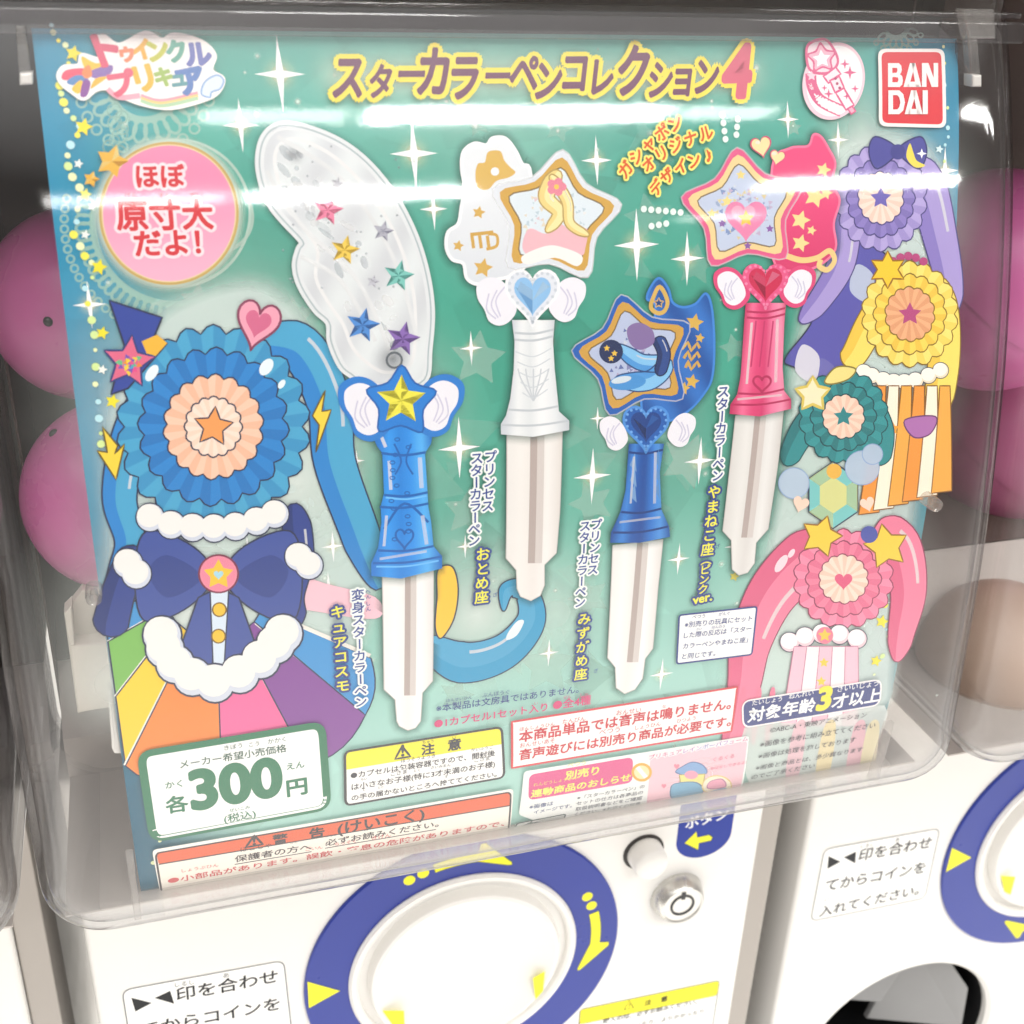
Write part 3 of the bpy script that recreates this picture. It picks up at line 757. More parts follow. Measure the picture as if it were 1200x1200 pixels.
gp.poly([(-0.125, 0), (0.125, 0), (0.125, VEND), (-0.125, VEND)], '#ffffff', px=False, cellu=0.004, colf=lambda u, v: (*ground(u, v), 1.0))
sheet = gp.build('sheet', card, GROUND)
# paper thickness behind the printed face
bp = Print(lambda *q: q, card_xyz, base=-0.0006)
bp.poly([(-0.125, 0), (0.125, 0), (0.125, VEND), (-0.125, VEND)], '#e8e6e0', px=False, cut=True)
bp.build('backing', card)

WHT, NAVY, YEL, RED = '#fbfaf7', '#2c3f86', '#fbe14a', '#d8363e'
# ---- ground pattern: shards, pale stars, lace, glows, sparkles, garlands
g = card_print(0.00001)
rnd = random.Random(3)
for c, r_, a in (((560, 145), 16, .25), ((232, 352), 22, .35), ((345, 372), 26, .3), ((560, 420), 34, .3), ((548, 600), 30, .28), ((693, 590), 28, .3), ((690, 700), 26, .3),
              ((655, 150), 18, .22), ((760, 255), 30, .2), ((860, 408), 18, .25), ((806, 540), 34, .35), ((640, 780), 36, .3), ((535, 815), 22, .3), ((930, 150), 10, .35), ((815, 310), 26, .18), ((700, 800), 40, .25), ((600, 770), 24, .25), ((760, 620), 30, .25)):
    g.poly(star_pts(c, r_, 0.5, 5, rnd.uniform(-.4, .4)), '#c9e8da', a)
for i in range(46):
    x, y = rnd.uniform(300, 860), rnd.uniform(150, 840); s_ = rnd.uniform(14, 44)
    a0 = rnd.uniform(0, 6.28)
    g.poly([(x+s_*math.cos(a0+k*2.1+rnd.uniform(-.4, .4)), y+s_*math.sin(a0+k*2.1)) for k in range(3)], '#d6f0e4' if rnd.random() < .6 else '#1f7f6c', 0.10)
# lace
LC = '#b9e2d2'
def lace_ring(c, r0, r1, n, a0, a1, alpha):
    for k in range(n):
        t = a0+(a1-a0)*k/n; t2 = a0+(a1-a0)*(k+0.5)/n
        p = (c[0]+(r0+r1)/2*math.cos(t2), c[1]+(r0+r1)/2*math.sin(t2))
        g.stroke(ell(p, (r1-r0)*0.42, (r1-r0)*0.26, 16, t2), 0.0007, LC, alpha=alpha, step=False)
        q = (c[0]+r1*1.10*math.cos(t2), c[1]+r1*1.10*math.sin(t2)); g.stroke(ell(q, (r1-r0)*0.20, None, 12), 0.0005, LC, alpha=alpha, step=False)
    arc = [(c[0]+r0*math.cos(a0+(a1-a0)*k/40), c[1]+r0*math.sin(a0+(a1-a0)*k/40)) for k in range(41)]
    g.stroke(arc, 0.0014, LC, closed=False, alpha=alpha)
g.lift(); lace_ring((170, 100), 40, 70, 15, -0.6, 3.0, .6)
lace_ring((140, 40), 30, 52, 8, 0.0, 1.6, .4)
lace_ring((205, 260), 96, 118, 26, 1.0, 3.4, .55)
g.stroke(ell((207, 250), 86, 86, 60), 0.0007, '#d9efe2', alpha=.6)
g.stroke(ell((250, 255), 46, 42, 40), 0.0008, '#d9efe2', alpha=.5)
for k in range(8):
    g.stroke(ell((135+rnd.uniform(-12, 12), 130+k*7), 5+rnd.random()*4, None, 12), 0.0005, LC, alpha=.35, step=False)
lace_ring((1050, 30), 14, 28, 7, 0.2, 2.6, .5)
# round bokeh glows
for q in ([(140, 610), (140, 480), (172, 410), (215, 365), (310, 345), (375, 430), (405, 560), (430, 690), (370, 790), (165, 770)], [(975, 190), (1030, 165), (1092, 195), (1096, 330), (1075, 520), (1056, 640), (1040, 780), (1020, 830), (868, 850), (866, 770), (900, 670), (925, 550), (935, 440), (962, 310)]):
    g.poly(catmull(q, 6), '#ecfaf5', .62); g.halo(catmull(q, 6), .006, '#ecfaf5', .62, rings=6)
for c, r_, a in (((265, 480), .052, .8), ((230, 720), .048, .75), ((340, 560), .03, .7), ((560, 720), .034, .7), ((1040, 260), .04, .6), ((1010, 480), .04, .6), ((970, 700), .045, .7), ((470, 470), .028, .35), ((620, 250), .03, .25), ((650, 720), .03, .35), ((745, 480), .03, .3), ((1010, 150), .02, .4), ((140, 800), .02, .5)):
    g.glow(c, r_, '#f2fbf4', a)
def sparkle(c, r_, col='#ffffff', halo='#fdfbd0'):
    c0 = g.uv(*c); k = r_*0.00027
    g.glow(c, k*0.75, halo, 0.75, power=2.0)
    pts = []
    for i in range(4):
        for t, rr in ((0, 1.25 if i % 2 == 0 else 0.85), (.5, .17)):
            a = math.pi/2*(i+t); pts.append((c0[0]+k*rr*math.sin(a), c0[1]-k*rr*math.cos(a)))
    g.poly(pts, col, px=False)
for c, r_ in (((328, 87), 27), ((282, 147), 19), ((485, 180), 27), ((699, 188), 19), ((746, 287), 29), ((538, 525), 26), ((694, 558), 25), ((866, 605), 25), ((820, 540), 22), ((805, 303), 22), ((552, 408), 14),
              ((508, 245), 16), ((923, 140), 15), ((982, 164), 15), ((105, 357), 17), ((1107, 200), 20), ((643, 765), 14), ((775, 790), 18), ((363, 430), 14), ((418, 540), 9), ((860, 640), 14),
              ((545, 640), 11), ((870, 770), 12), ((795, 655), 16), ((555, 790), 10), ((385, 690), 16), ((1108, 390), 12), ((290, 640), 9), ((700, 490), 10), ((840, 760), 9), ((1047, 705), 10), ((390, 640), 14)):
    sparkle(c, r_)
for i in range(120):
    x, y = rnd.uniform(120, 1100), rnd.uniform(55, 880)
    g.glow((x, y), rnd.uniform(.0006, .0018), '#f4fff4', rnd.uniform(.4, .85), rings=3, n=10)
# garlands of dots and stars along the two edges
def garland(pts, seed):
    rr = random.Random(seed)
    for i, p in enumerate(catmull(pts, 2, False)):
        q = (p[0]+rr.uniform(-2, 2), p[1])
        g.poly(ell(g.uv(*q), rr.choice((.0005, .0007, .001)), None, 10), rr.choice(('#f5ee5a', '#d9efa0', '#bfeaf2', '#eef7c0')), px=False, step=False)
g.lift()
garland([(62, 30), (68, 48), (84, 60), (76, 90), (70, 110), (78, 130), (92, 148), (84, 170), (80, 195), (92, 220), (92, 245), (88, 275), (100, 300), (112, 315), (100, 338), (108, 375), (112, 410), (110, 450), (118, 490), (118, 520)], 1)
garland([(160, 690), (152, 745), (148, 765), (150, 778)], 2)
garland([(1106, 55), (1107, 100), (1110, 150), (1108, 170), (1103, 210), (1110, 245), (1106, 270)], 4)
garland([(1040, 690), (1033, 730), (1040, 745), (1026, 790)], 5)
garland([(186, 985), (182, 1010)], 6)
for c, r_, col in (((86, 63), 10, '#f6e32f'), ((98, 149), 11, '#f6e32f'), ((92, 192), 6, '#f2f7f0'), ((100, 228), 8, '#f3ea70'), ((100, 275), 6, '#f2f7f0'), ((116, 313), 10, '#f3e430'), ((120, 390), 8, '#f3e430'), ((120, 433), 6, '#f2f7f0'), ((132, 470), 9, '#f3e430'), ((167, 738), 9, '#f3e430'),
                   ((108, 242), 6, '#eef7f3'), ((1100, 175), 5, '#d9f2f4'), ((1100, 240), 6, '#d9f2f4'), ((1033, 728), 8, '#f3e430'), ((1026, 774), 7, '#f3e430'), ((860, 675), 6, '#d8c84a')):
    g.poly(star_pts(c, r_, .5, 5, .25), col)
for k in range(6): g.poly(ell(g.uv(754+k*8.6, 245+k*.8), .0009, None, 12), '#eafaf2', px=False, step=False)
for k in range(3): g.poly(ell(g.uv(763+k*8.6, 265-k*1.5), .0009, None, 12), '#eafaf2', px=False, step=False)
for k in range(4): g.poly(ell(g.uv(846+k*1.2, 135+k*9.4), .0009, None, 12), '#eafaf2', px=False, step=False)
for k in range(3): g.poly(ell(g.uv(864-k*.8, 140+k*9), .0009, None, 12), '#eafaf2', px=False, step=False)
g.build('star_pattern', card)

# ---- plain ribbons, jewels and a rainbow fan, in place of the card's cartoon figures
OUT = '#2b3350'
def cel(pr, pts, col, out=OUT, w_=0.00045, n=6, spl=True, colf=None, line=True):
    q = catmull(pts, n) if spl else pts
    pr.poly(q, col, cut=True, colf=colf)
    if line and out: pr.stroke(q, w_, out)
    return q
def shade(pr, pts, col, a=1.0, n=6): pr.poly(catmull(pts, n), col, a, cut=True)
def jewel(pr, c, w_, h, col, hi, n=6, rot=0):
    pts = rot_pts([(c[0]+w_/2*math.cos(2*math.pi*i/n+math.pi/2), c[1]+h/2*math.sin(2*math.pi*i/n+math.pi/2)) for i in range(n)], c, rot)
    pr.poly(pts, col, cut=True); pr.stroke(pts, .0005, OUT)
    inn = [((x-c[0])*.55+c[0], (y-c[1])*.55+c[1]) for x, y in pts]; pr.poly(inn, hi, .8, cut=True)
    for i in range(0, n, 2): pr.poly([pts[i], pts[(i+1) % n], inn[(i+1) % n], inn[i]], hi, .35, cut=True)
def ribbon(pr, path, w0, w1, col, dark, out=OUT, fold=True):
    """a tapering ribbon that follows a curved path, with a darker lower edge"""
    c = np.array(catmull(path, 9, False)); n = len(c); d = np.gradient(c, axis=0); d /= np.linalg.norm(d, axis=1)[:, None]
    nr = np.stack([-d[:, 1], d[:, 0]], 1); t = np.linspace(0, 1, n); wd = (w0+(w1-w0)*t)*np.minimum(1, np.minimum(t*6+.05, (1-t)*6+.05))**.5
    a = c+nr*wd[:, None]/2; b = c-nr*wd[:, None]/2; m = c+nr*wd[:, None]*.12
    pr.poly([tuple(x) for x in a]+[tuple(x) for x in b[::-1]], col, cut=True)
    pr.poly([tuple(x) for x in a]+[tuple(x) for x in m[::-1]], dark, cut=True)
    pr.stroke([tuple(x) for x in a]+[tuple(x) for x in b[::-1]], .0004, out)
    k0, k1 = int(n*.2), int(n*.5); hi = c-nr*wd[:, None]*.30; hi2 = c-nr*wd[:, None]*.22
    pr.poly([tuple(x) for x in hi[k0:k1]]+[tuple(x) for x in hi2[k0:k1][::-1]], '#ffffff', .55, cut=True)
def puffs(pr, path, r_, n, col='#f4f2ee', sh='#d5dbe8'):
    c = catmull(path, 12, False); idx = [int(i*(len(c)-1)/(n-1)) for i in range(n)]
    out = []
    for i, k in enumerate(idx): pr.poly(ell(c[k], r_*1.10, r_*1.10, 20), OUT, cut=True)
    for i, k in enumerate(idx): pr.poly(ell(c[k], r_, r_, 20), sh, cut=True)
    for i, k in enumerate(idx): pr.poly(ell((c[k][0]-r_*.08, c[k][1]-r_*.14), r_*.9, r_*.86, 20), col, cut=True)
b = card_print(0.00035)
B1, B2, B3 = '#4aa6d0', '#2b86cf', '#2f9cc9'
PK = '#f2a3b8'
# rainbow fan
fc = (252, 690); cols = ['#3f97d6', '#7dbb5a', '#fbd02e', '#f58a3a', '#f06aa0', '#86489a', '#3f97d6']
ang = [math.radians(a) for a in (172, 158, 142, 118, 88, 62, 40, 24)]
RF = [150, 165, 205, 235, 225, 235, 230, 200]
def fpt(a, r_): return (max(fc[0]+r_*math.cos(a), 118+0.14*max(0, fc[1]+r_*math.sin(a)-690)), fc[1]+r_*math.sin(a))
for i, c_ in enumerate(cols):
    a0, a1 = ang[i], ang[i+1]; pts = [fpt(a0, 60)]+[fpt(a0+(a1-a0)*k/6, RF[i]+(RF[i+1]-RF[i])*k/6+6*math.sin(math.pi*k/6)) for k in range(7)]+[fpt(a1, 60)]
    b.poly(pts, c_, cut=True); b.stroke(pts, .0004, OUT)
    b.stroke([fpt(a1-.012, 62), fpt(a1-.012, RF[i+1]-2)], .0012, '#f4efe6', closed=False)
# pink sash behind
shade(b, [(330, 655), (370, 680), (440, 700), (440, 725), (360, 715), (330, 712)], '#f7c6d2')
# blue ribbon rosette with trailing ribbons
ribbon(b, [(300, 400), (352, 408), (385, 470), (392, 540), (420, 620), (445, 690)], 58, 44, B1, B2)
ribbon(b, [(200, 440), (158, 500), (140, 580), (152, 640), (126, 700)], 52, 30, B1, B2)
ribbon(b, [(496, 752), (540, 776), (590, 764), (622, 728), (616, 694), (594, 692), (590, 716)], 56, 12, B1, B3)
shade(b, [(595, 742), (606, 728), (614, 728), (606, 744), (594, 750)], '#eef7fa', .95)
cel(b, [(513, 668), (530, 664), (537, 690), (532, 725), (517, 748), (510, 735), (512, 700)], '#fbc83a')
def rosette(pr, c, r_, cols, n, out=OUT, ryk=1.05):
    """pleated ribbon rosette: scalloped rings of folds round a button"""
    for k, (f, ca, cb_) in enumerate(cols):
        rr = r_*f; m = n-2*k
        for i in range(m):
            a0, a1 = 2*math.pi*i/m+k*.2, 2*math.pi*(i+1)/m+k*.2; am = (a0+a1)/2
            pt = lambda a, q: (c[0]+rr*q*math.cos(a), c[1]+rr*q*ryk*math.sin(a))
            pr.poly([c, pt(a0, .93), pt((a0+am)/2, 1.0), pt(am, 1.02)], ca); pr.poly([c, pt(am, 1.02), pt((a1+am)/2, 1.0), pt(a1, .93)], cb_)
        edge = []
        for i in range(m):
            a0 = 2*math.pi*i/m+k*.2
            for q in (0, .25, .5, .75): edge.append((c[0]+rr*(.93+.09*math.sin(math.pi*q))*math.cos(a0+2*math.pi/m*q), c[1]+rr*ryk*(.93+.09*math.sin(math.pi*q))*math.sin(a0+2*math.pi/m*q)))
        pr.stroke(edge, .0004, out)
rosette(b, (250, 500), 112, ((1.0, '#4aa6d0', '#3c95c6'), (.78, '#2b86cf', '#2478c0'), (.52, '#f8cdb2', '#f3bd9e'), (.30, '#fde3d2', '#fbd8c2')), 22)
sp = star_pts((250, 500), 24, .5, 5, .1); b.poly(sp, '#f2a05a'); b.stroke(sp, .0004, OUT)
for c_, rx, ry in (((178, 437), 6, 11), ((312, 430), 7, 11), ((330, 450), 3.5, 6)): b.poly(ell(c_, rx, ry, 16, .6), '#eaf8fc')
# navy pennant and confetti star, pink heart, golden bolts
cel(b, [(128, 352), (190, 372), (180, 396), (196, 402), (150, 455), (130, 462), (146, 405)], '#33489e', spl=False)
b.poly([(166, 400), (184, 392), (196, 402), (176, 424)], '#f0b83a')
sp = star_pts((151, 424), 32, .48, 5, .12); b.poly(sp, '#e36b8b'); b.stroke(sp, .0005, '#35407a')
for i in range(30):
    a_, rr = rnd.uniform(0, 6.28), rnd.uniform(0, 13)
    b.poly([(151+rr*math.cos(a_)+4*math.cos(a_+k*2.1), 424+rr*math.sin(a_)+4*math.sin(a_+k*2.1)) for k in range(3)], rnd.choice(('#f6d23c', '#e8528c', '#4aa6d0', '#7b58b8', '#f08a3c', '#6cc08a')))
for c_, w_, t_ in (((302, 378), 54, .25),):
    q = heart_pts(c_, w_, w_*1.1, 36, t_); b.poly(q, PK); b.stroke(q, .0006, '#8a3f5c'); b.poly(heart_pts(c_, w_*.6, w_*.62, 36, t_), '#e7719a', .75)
for pts in ([(366, 487), (381, 457), (377, 482), (388, 480), (370, 530), (374, 498)], [(120, 500), (138, 522), (134, 532), (146, 520), (136, 562), (114, 528), (126, 530)]):
    b.poly(pts, '#fad541'); b.stroke(pts, .0004, '#6a5a20')
# navy bow with tails, pale tie, gold buttons
ribbon(b, [(160, 640), (140, 690), (126, 745)], 34, 44, '#31458f', '#263877'); ribbon(b, [(344, 590), (350, 650), (338, 700), (345, 735)], 34, 38, '#31458f', '#263877')
for f in (-1, 1):
    q = cel(b, [(256+f*6, 676), (256+f*30, 640), (256+f*84, 622), (256+f*98, 668), (256+f*88, 726), (256+f*40, 714)], '#41559f')
    b.poly(catmull([(256+f*20, 676), (256+f*60, 650), (256+f*82, 670), (256+f*60, 700)], 5), '#33468c')
    q = cel(b, [(256+f*4, 690), (256+f*24, 700), (256+f*52, 780), (256+f*22, 770), (256+f*8, 800)], '#41559f', spl=False)
b.poly([(246, 690), (268, 690), (262, 790), (250, 790)], '#dce9f6'); b.stroke([(246, 690), (250, 790), (262, 790), (268, 690)], .0004, OUT)
for c_ in ((257, 714), (256, 745)): b.poly(ell(c_, 8, 8, 20), '#f6c42f'); b.stroke(ell(c_, 8, 8, 20), .0004, '#7a5a18')
b.poly(ell((256, 672), 23, 22, 30), '#ef8ba2'); b.stroke(ell((256, 672), 23, 22, 30), .0005, '#7b3048')
b.poly(star_pts((256, 673), 18, .55), '#f8c83a'); b.poly(heart_pts((256, 673), 12, 11), '#a9dbea')
# white clouds
puffs(b, [(176, 606), (206, 616), (236, 618), (266, 618), (296, 612), (322, 602)], 16, 7)
puffs(b, [(150, 660), (160, 672)], 17, 2); puffs(b, [(350, 652), (362, 662)], 16, 2)
puffs(b, [(190, 744), (196, 766), (218, 788), (252, 800), (290, 784), (318, 760), (332, 742)], 22, 9)
b.build('ribbon_and_jewel_picture', card)

# right-hand cluster
b = card_print(0.00035)
LV, LV2 = '#ab9bd6', '#8c7cc4'
cel(b, [(975, 300), (1000, 285), (1040, 300), (1060, 350), (1030, 400), (1000, 430), (960, 440), (930, 430), (920, 420), (950, 380), (962, 340)], '#5b58ad')
for x, y, c_ in ((1004, 310, '#ccd6ee'), (960, 420, '#7b78c4'), (940, 404, '#ece9f6')): shade(b, [(x, y), (x+20, y+14), (x+14, y+44), (x-8, y+30)], c_, .8)
ribbon(b, [(1060, 190), (1086, 220), (1102, 280), (1112, 330), (1114, 372)], 54, 26, LV, LV2, '#4b4480')
ribbon(b, [(1005, 200), (992, 260), (985, 310), (962, 350), (938, 378)], 44, 22, LV, LV2, '#4b4480')
rosette(b, (1032, 232), 54, ((1.0, '#b5a6dc', '#a293d0'), (.74, '#8f80c6', '#8172b8'), (.50, '#fbe0d2', '#f3d0be')), 18, '#4b4480', 1.15)
b.poly(star_pts((1032, 232), 13, .5), '#6a5fb4')
for f in (-1, 1): cel(b, [(1052, 176), (1052+f*26, 160), (1052+f*34, 178), (1052+f*24, 198)], '#4a4a9c', '#2f2f6c', n=5)
b.poly(ell((1052, 178), 9, 9, 18), '#3c3c8a'); b.poly(catmull([(1066, 168), (1062, 184), (1072, 196), (1084, 194), (1074, 188), (1070, 178)], 5), '#f3dc55'); b.poly(star_pts((1080, 180), 6, .35, 4), '#ffffff')
# yellow
ribbon(b, [(1084, 330), (1102, 360), (1106, 420), (1096, 492)], 44, 34, '#fbe06a', '#f2c94a', '#8a6a20')
ribbon(b, [(1040, 350), (1018, 384), (1002, 414), (990, 428)], 40, 26, '#fbe06a', '#f2c94a', '#8a6a20')
rosette(b, (1066, 368), 56, ((1.0, '#fbe478', '#f6d660'), (.76, '#f9d85a', '#f0c648'), (.52, '#f0b184', '#e6a274')), 18, '#8a6a20', 1.1)
b.poly(star_pts((1066, 368), 14, .5), '#b8487f')
for k in range(5): b.poly(ell((1046+k*9, 306-6*math.sin(k*.8)), 5, None, 12), '#b8487f')
sp = star_pts((1040, 316), 22, .55, 6); b.poly(sp, '#f9cb2f'); b.stroke(sp, .0005, '#9a6a18')
puffs(b, [(1012, 436), (1040, 446), (1070, 446), (1102, 434)], 9, 8, '#fdf8ec', '#f1e3c8')
for i in range(6):
    x0, x1 = 1020+i*15, 1006+i*17
    pts = [(x0+6, 452), (x0+18, 452), (x1+24, 600-i*5), (x1, 603-i*5)]
    b.poly(pts, ('#f59a3c', '#fdf3dc', '#f7ad48')[i % 3]); b.stroke(pts, .0004, '#8a5a20')
cel(b, [(1060, 492), (1096, 488), (1090, 508), (1070, 512)], '#b06fb0', '#6a3a6a'); b.poly(star_pts((1046, 502), 8, .5), '#f3a93a')
# teal
ribbon(b, [(965, 480), (940, 506), (920, 545)], 40, 22, '#2f8f92', '#25787c', '#164a50'); ribbon(b, [(1012, 470), (1032, 506), (1030, 545)], 40, 22, '#2f8f92', '#25787c', '#164a50')
rosette(b, (988, 488), 52, ((1.0, '#339699', '#2a868a'), (.74, '#2f8f92', '#25787c'), (.48, '#fbd9c4', '#f2c8b0')), 16, '#164a50', 1.05)
b.poly(star_pts((988, 488), 12, .5), '#2a868a')
cel(b, [(966, 446), (980, 430), (1002, 432), (994, 444), (974, 450)], '#f3e08a', '#8a7a30')
sp = star_pts((952, 462), 21, .55); b.poly(sp, '#f5ecc4'); b.stroke(sp, .0009, '#e0c860')
jewel(b, (976, 580), 66, 78, '#7cc9c6', '#f2ee9a', 6); b.poly(ell((977, 552), 9, 9, 18), '#f0b84a')
for c_, r_ in (((1010, 548), 20), ((930, 566), 18), ((1022, 532), 12)): b.poly(ell(c_, r_, r_, 24), '#c9dcf2', .75); b.stroke(ell(c_, r_, r_, 24), .0003, '#8fa8d0')
for c_, w_, t_ in (((938, 590), 20, .3), ((1016, 590), 18, -.3)): b.poly(heart_pts(c_, w_, w_, 30, t_), '#fbd9c4')
# pink
PP, PD = '#f07f9e', '#df5f86'
ribbon(b, [(985, 640), (945, 655), (905, 695), (880, 750), (872, 800), (862, 850), (846, 890)], 78, 20, PP, PD, '#8a2f50')
ribbon(b, [(1022, 625), (1052, 640), (1064, 690), (1056, 740), (1050, 775)], 66, 20, PP, PD, '#8a2f50')
rosette(b, (988, 678), 58, ((1.0, '#f58dac', '#ee7a9c'), (.76, '#f07f9e', '#e66c90'), (.50, '#fde0cf', '#f7cdb8')), 18, '#8a2f50', 1.0)
b.poly(heart_pts((988, 680), 22, 20), '#e2557f')
for c_, r_, t in (((962, 628), 25, .3), ((1038, 640), 27, -.2)):
    sp = star_pts(c_, r_, .55, 5, t); b.poly(sp, '#fbd03f'); b.stroke(sp, .0005, '#9a6a18')
b.poly(ell((1018, 626), 10, 10, 18), '#4a55a8')
for c_, rx, ry, t in (((915, 660), 5, 12, .6), ((927, 648), 3, 6, .6)): b.poly(ell(c_, rx, ry, 14, t), '#fbdbe4')
puffs(b, [(925, 752), (950, 744), (976, 742), (1004, 748)], 11, 5, '#fdf6f6', '#f0d0d8')
for i in range(5):
    x0, x1 = 930+i*15, 914+i*18
    pts = [(x0, 757), (x0+15, 757), (x1+18, 850), (x1, 850)]; b.poly(pts, ('#f9c3d3', '#fdeef1')[i % 2]); b.stroke(pts, .0003, '#c07090')
b.poly(ell((966, 744), 10, 10, 20), '#ef7f96'); b.poly(star_pts((966, 744), 8, .5), '#f8c83a')
for c_ in ((965, 776), (962, 798)): b.poly(star_pts(c_, 6, .5), '#f6cf3a')
for x in (862, 880, 896): shade(b, [(x, 860), (x+6, 810), (x+12, 812), (x+4, 870)], '#ee7c9a')
b.poly(catmull([(872, 852), (950, 846), (1036, 826), (1024, 880), (1016, 905), (950, 918), (884, 926)], 4), '#f0f7f3', .6)
for x, c_ in ((965, '#fae8b4'), (1000, '#f6c2ce'), (1016, '#faedc2'), (930, '#f8ccd6')):
    shade(b, [(x, 852), (x+14, 848), (x+6, 906), (x-10, 912)], c_, .8)
b.build('ribbon_and_jewel_picture', card)

# ---- the four pictured pens
def grad_u(c0, c1, lo, hi, pts):
    return None
def tube_shade(cols, L0, L1, R0, R1):
    """print colour across a pictured round handle: cols from its left to its right edge"""
    a0, a1, b0, b1 = P(*L0), P(*L1), P(*R0), P(*R1); C_ = [lin(c) for c in cols]
    def f(u, v):
        def x(p, q): return p[0]+(q[0]-p[0])*(v-p[1])/(q[1]-p[1])
        l, r_ = x(a0, a1), x(b0, b1); t = min(max((u-l)/max(r_-l, 1e-6), 0), 1)*(len(C_)-1); i = min(int(t), len(C_)-2)
        return (*lerp(C_[i], C_[i+1], t-i), 1.0)
    return f
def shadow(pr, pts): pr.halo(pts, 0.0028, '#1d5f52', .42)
def nib(pr, pts, gx, gtop, gbot, gw, cols=('#e9e6e4', '#f6f4f1', '#efece8', '#f8f6f3', '#dcd7d4')):
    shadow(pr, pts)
    pr.poly(pts, '#ece9e6', cut=True, cellu=.0009, colf=tube_shade(cols, pts[0], pts[-1] if False else (pts[0][0]-(gtop[0]-gbot[0]), gbot[1]), pts[1], (pts[1][0]-(gtop[0]-gbot[0]), gbot[1])))
    q = [(gtop[0]-gw/2, gtop[1]), (gtop[0]+gw/2, gtop[1]), (gbot[0]+gw/2, gbot[1]), (gbot[0]-gw/2, gbot[1])]
    pr.poly(q, '#b9aaa4', cut=True); pr.poly([(q[1][0]-gw*.25, q[1][1]), (q[1][0]+gw*.5, q[1][1]), (q[2][0]+gw*.5, q[2][1]), (q[2][0]-gw*.25, q[2][1])], '#d9d0cb', cut=True)
    pr.stroke(pts, .00025, '#c9c4c0')
def wing(pr, c, s_, flip, out=None):
    f = -1 if flip else 1
    base = [(0, -6), (9, -17), (20, -20), (30, -14), (30, -2), (24, 8), (20, 18), (11, 22), (2, 18), (-4, 8)]
    pts = [(c[0]+f*x*s_, c[1]+y*s_) for x, y in base]; q = catmull(pts, 5)
    if out:
        m = np.mean(q, 0); pr.poly([(m[0]+(x-m[0])*1.3, m[1]+(y-m[1])*1.25) for x, y in q], out)
    pr.poly(q, '#f1eff6', cut=True)
    for k in range(3):
        a = [(c[0]+f*(6+k*7)*s_, c[1]+(-12+k*3)*s_), (c[0]+f*(14+k*4)*s_, c[1]+(0+k*4)*s_), (c[0]+f*(10+k*2)*s_, c[1]+(14+k)*s_)]
        pr.stroke(catmull(a, 5, False), .0004, '#cfcbe0', closed=False)
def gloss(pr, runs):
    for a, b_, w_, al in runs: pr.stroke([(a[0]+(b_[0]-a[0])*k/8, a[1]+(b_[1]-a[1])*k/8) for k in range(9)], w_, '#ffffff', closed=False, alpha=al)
def bands(pr, segs, col, w_=.0005):
    for a, b_ in segs:
        m = ((a[0]+b_[0])/2, (a[1]+b_[1])/2+3); pr.stroke(catmull([a, m, b_], 5, False), w_, col, closed=False)
def softstar(c, r_, rot, inner=.62): return catmull(star_pts(c, r_, inner, 5, rot), 4)

# clear feathered pen
pr = card_print(0.00055)
nb = [(448, 674), (508, 668), (507, 798), (495, 812), (493, 845), (487, 853), (478, 856), (468, 851), (465, 845), (463, 820), (450, 808)]
nib(pr, nb, 0, (479, 674), (478, 815), 9, ('#f3f1ee', '#fbfaf8', '#f1eeeb', '#fbfaf8', '#e6e2df'))
hd = [(445, 500), (437, 512), (442, 523), (448, 531), (450, 578), (446, 594), (447, 612), (443, 642), (435, 660), (435, 675), (470, 678), (518, 666), (518, 652), (508, 640), (505, 610), (502, 594), (501, 577), (498, 531), (505, 520), (507, 508), (505, 498)]
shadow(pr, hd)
pr.poly(hd, '#1f8fe0', cut=True, cellu=.0009, colf=tube_shade(('#1f78d0', '#2e9af0', '#1c83dc', '#2b93ea', '#55b4f6', '#1a70c8'), (443, 510), (438, 670), (505, 510), (516, 660)))
bands(pr, [((450, 580), (501, 577)), ((445, 594), (502, 590)), ((443, 645), (508, 640)), ((437, 660), (518, 652)), ((447, 531), (499, 530))], '#1662b4', .0007)
bands(pr, [((452, 583), (500, 581)), ((441, 664), (514, 657))], '#6fc0fa', .0005)
pr.stroke(catmull([(450, 620), (474, 590), (502, 612)], 6, False), .0007, '#1662b4', closed=False)
pr.stroke(heart_pts((474, 630), 22, 24), .0006, '#1662b4'); pr.stroke(catmull([(462, 520), (470, 540), (463, 556)], 6, False), .0005, '#1662b4', closed=False); pr.stroke(catmull([(482, 520), (476, 540), (484, 556)], 6, False), .0005, '#1662b4', closed=False)
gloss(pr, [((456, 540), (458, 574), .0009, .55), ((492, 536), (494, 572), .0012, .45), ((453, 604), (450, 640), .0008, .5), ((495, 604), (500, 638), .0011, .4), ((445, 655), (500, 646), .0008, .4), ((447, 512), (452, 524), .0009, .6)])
for i in range(14): pr.stroke(ell((465+rnd.uniform(-8, 14), 515+i*9), 3, 2, 8), .0003, '#1662b4', step=False)
bl = catmull([(304, 190), (308, 166), (320, 151), (340, 147), (372, 155), (405, 171), (435, 196), (463, 232), (485, 275), (499, 320), (505, 365), (502, 410), (497, 445), (465, 455), (430, 452), (414, 440), (400, 428), (388, 400), (386, 378), (370, 362), (353, 335), (347, 312), (351, 293), (355, 283), (334, 260), (318, 240), (308, 215)], 5)
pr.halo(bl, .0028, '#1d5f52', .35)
pr.poly(bl, '#dfe6e6', cut=True, colf=lambda u, v: (*lerp(lin('#e4e9ea'), lin('#d3d6da'), .5+.5*math.sin(u*420+v*260)), 1.0))
pr.stroke(bl, .0022, '#eef1f3', alpha=.9); pr.stroke(bl, .0004, '#aebcc0')
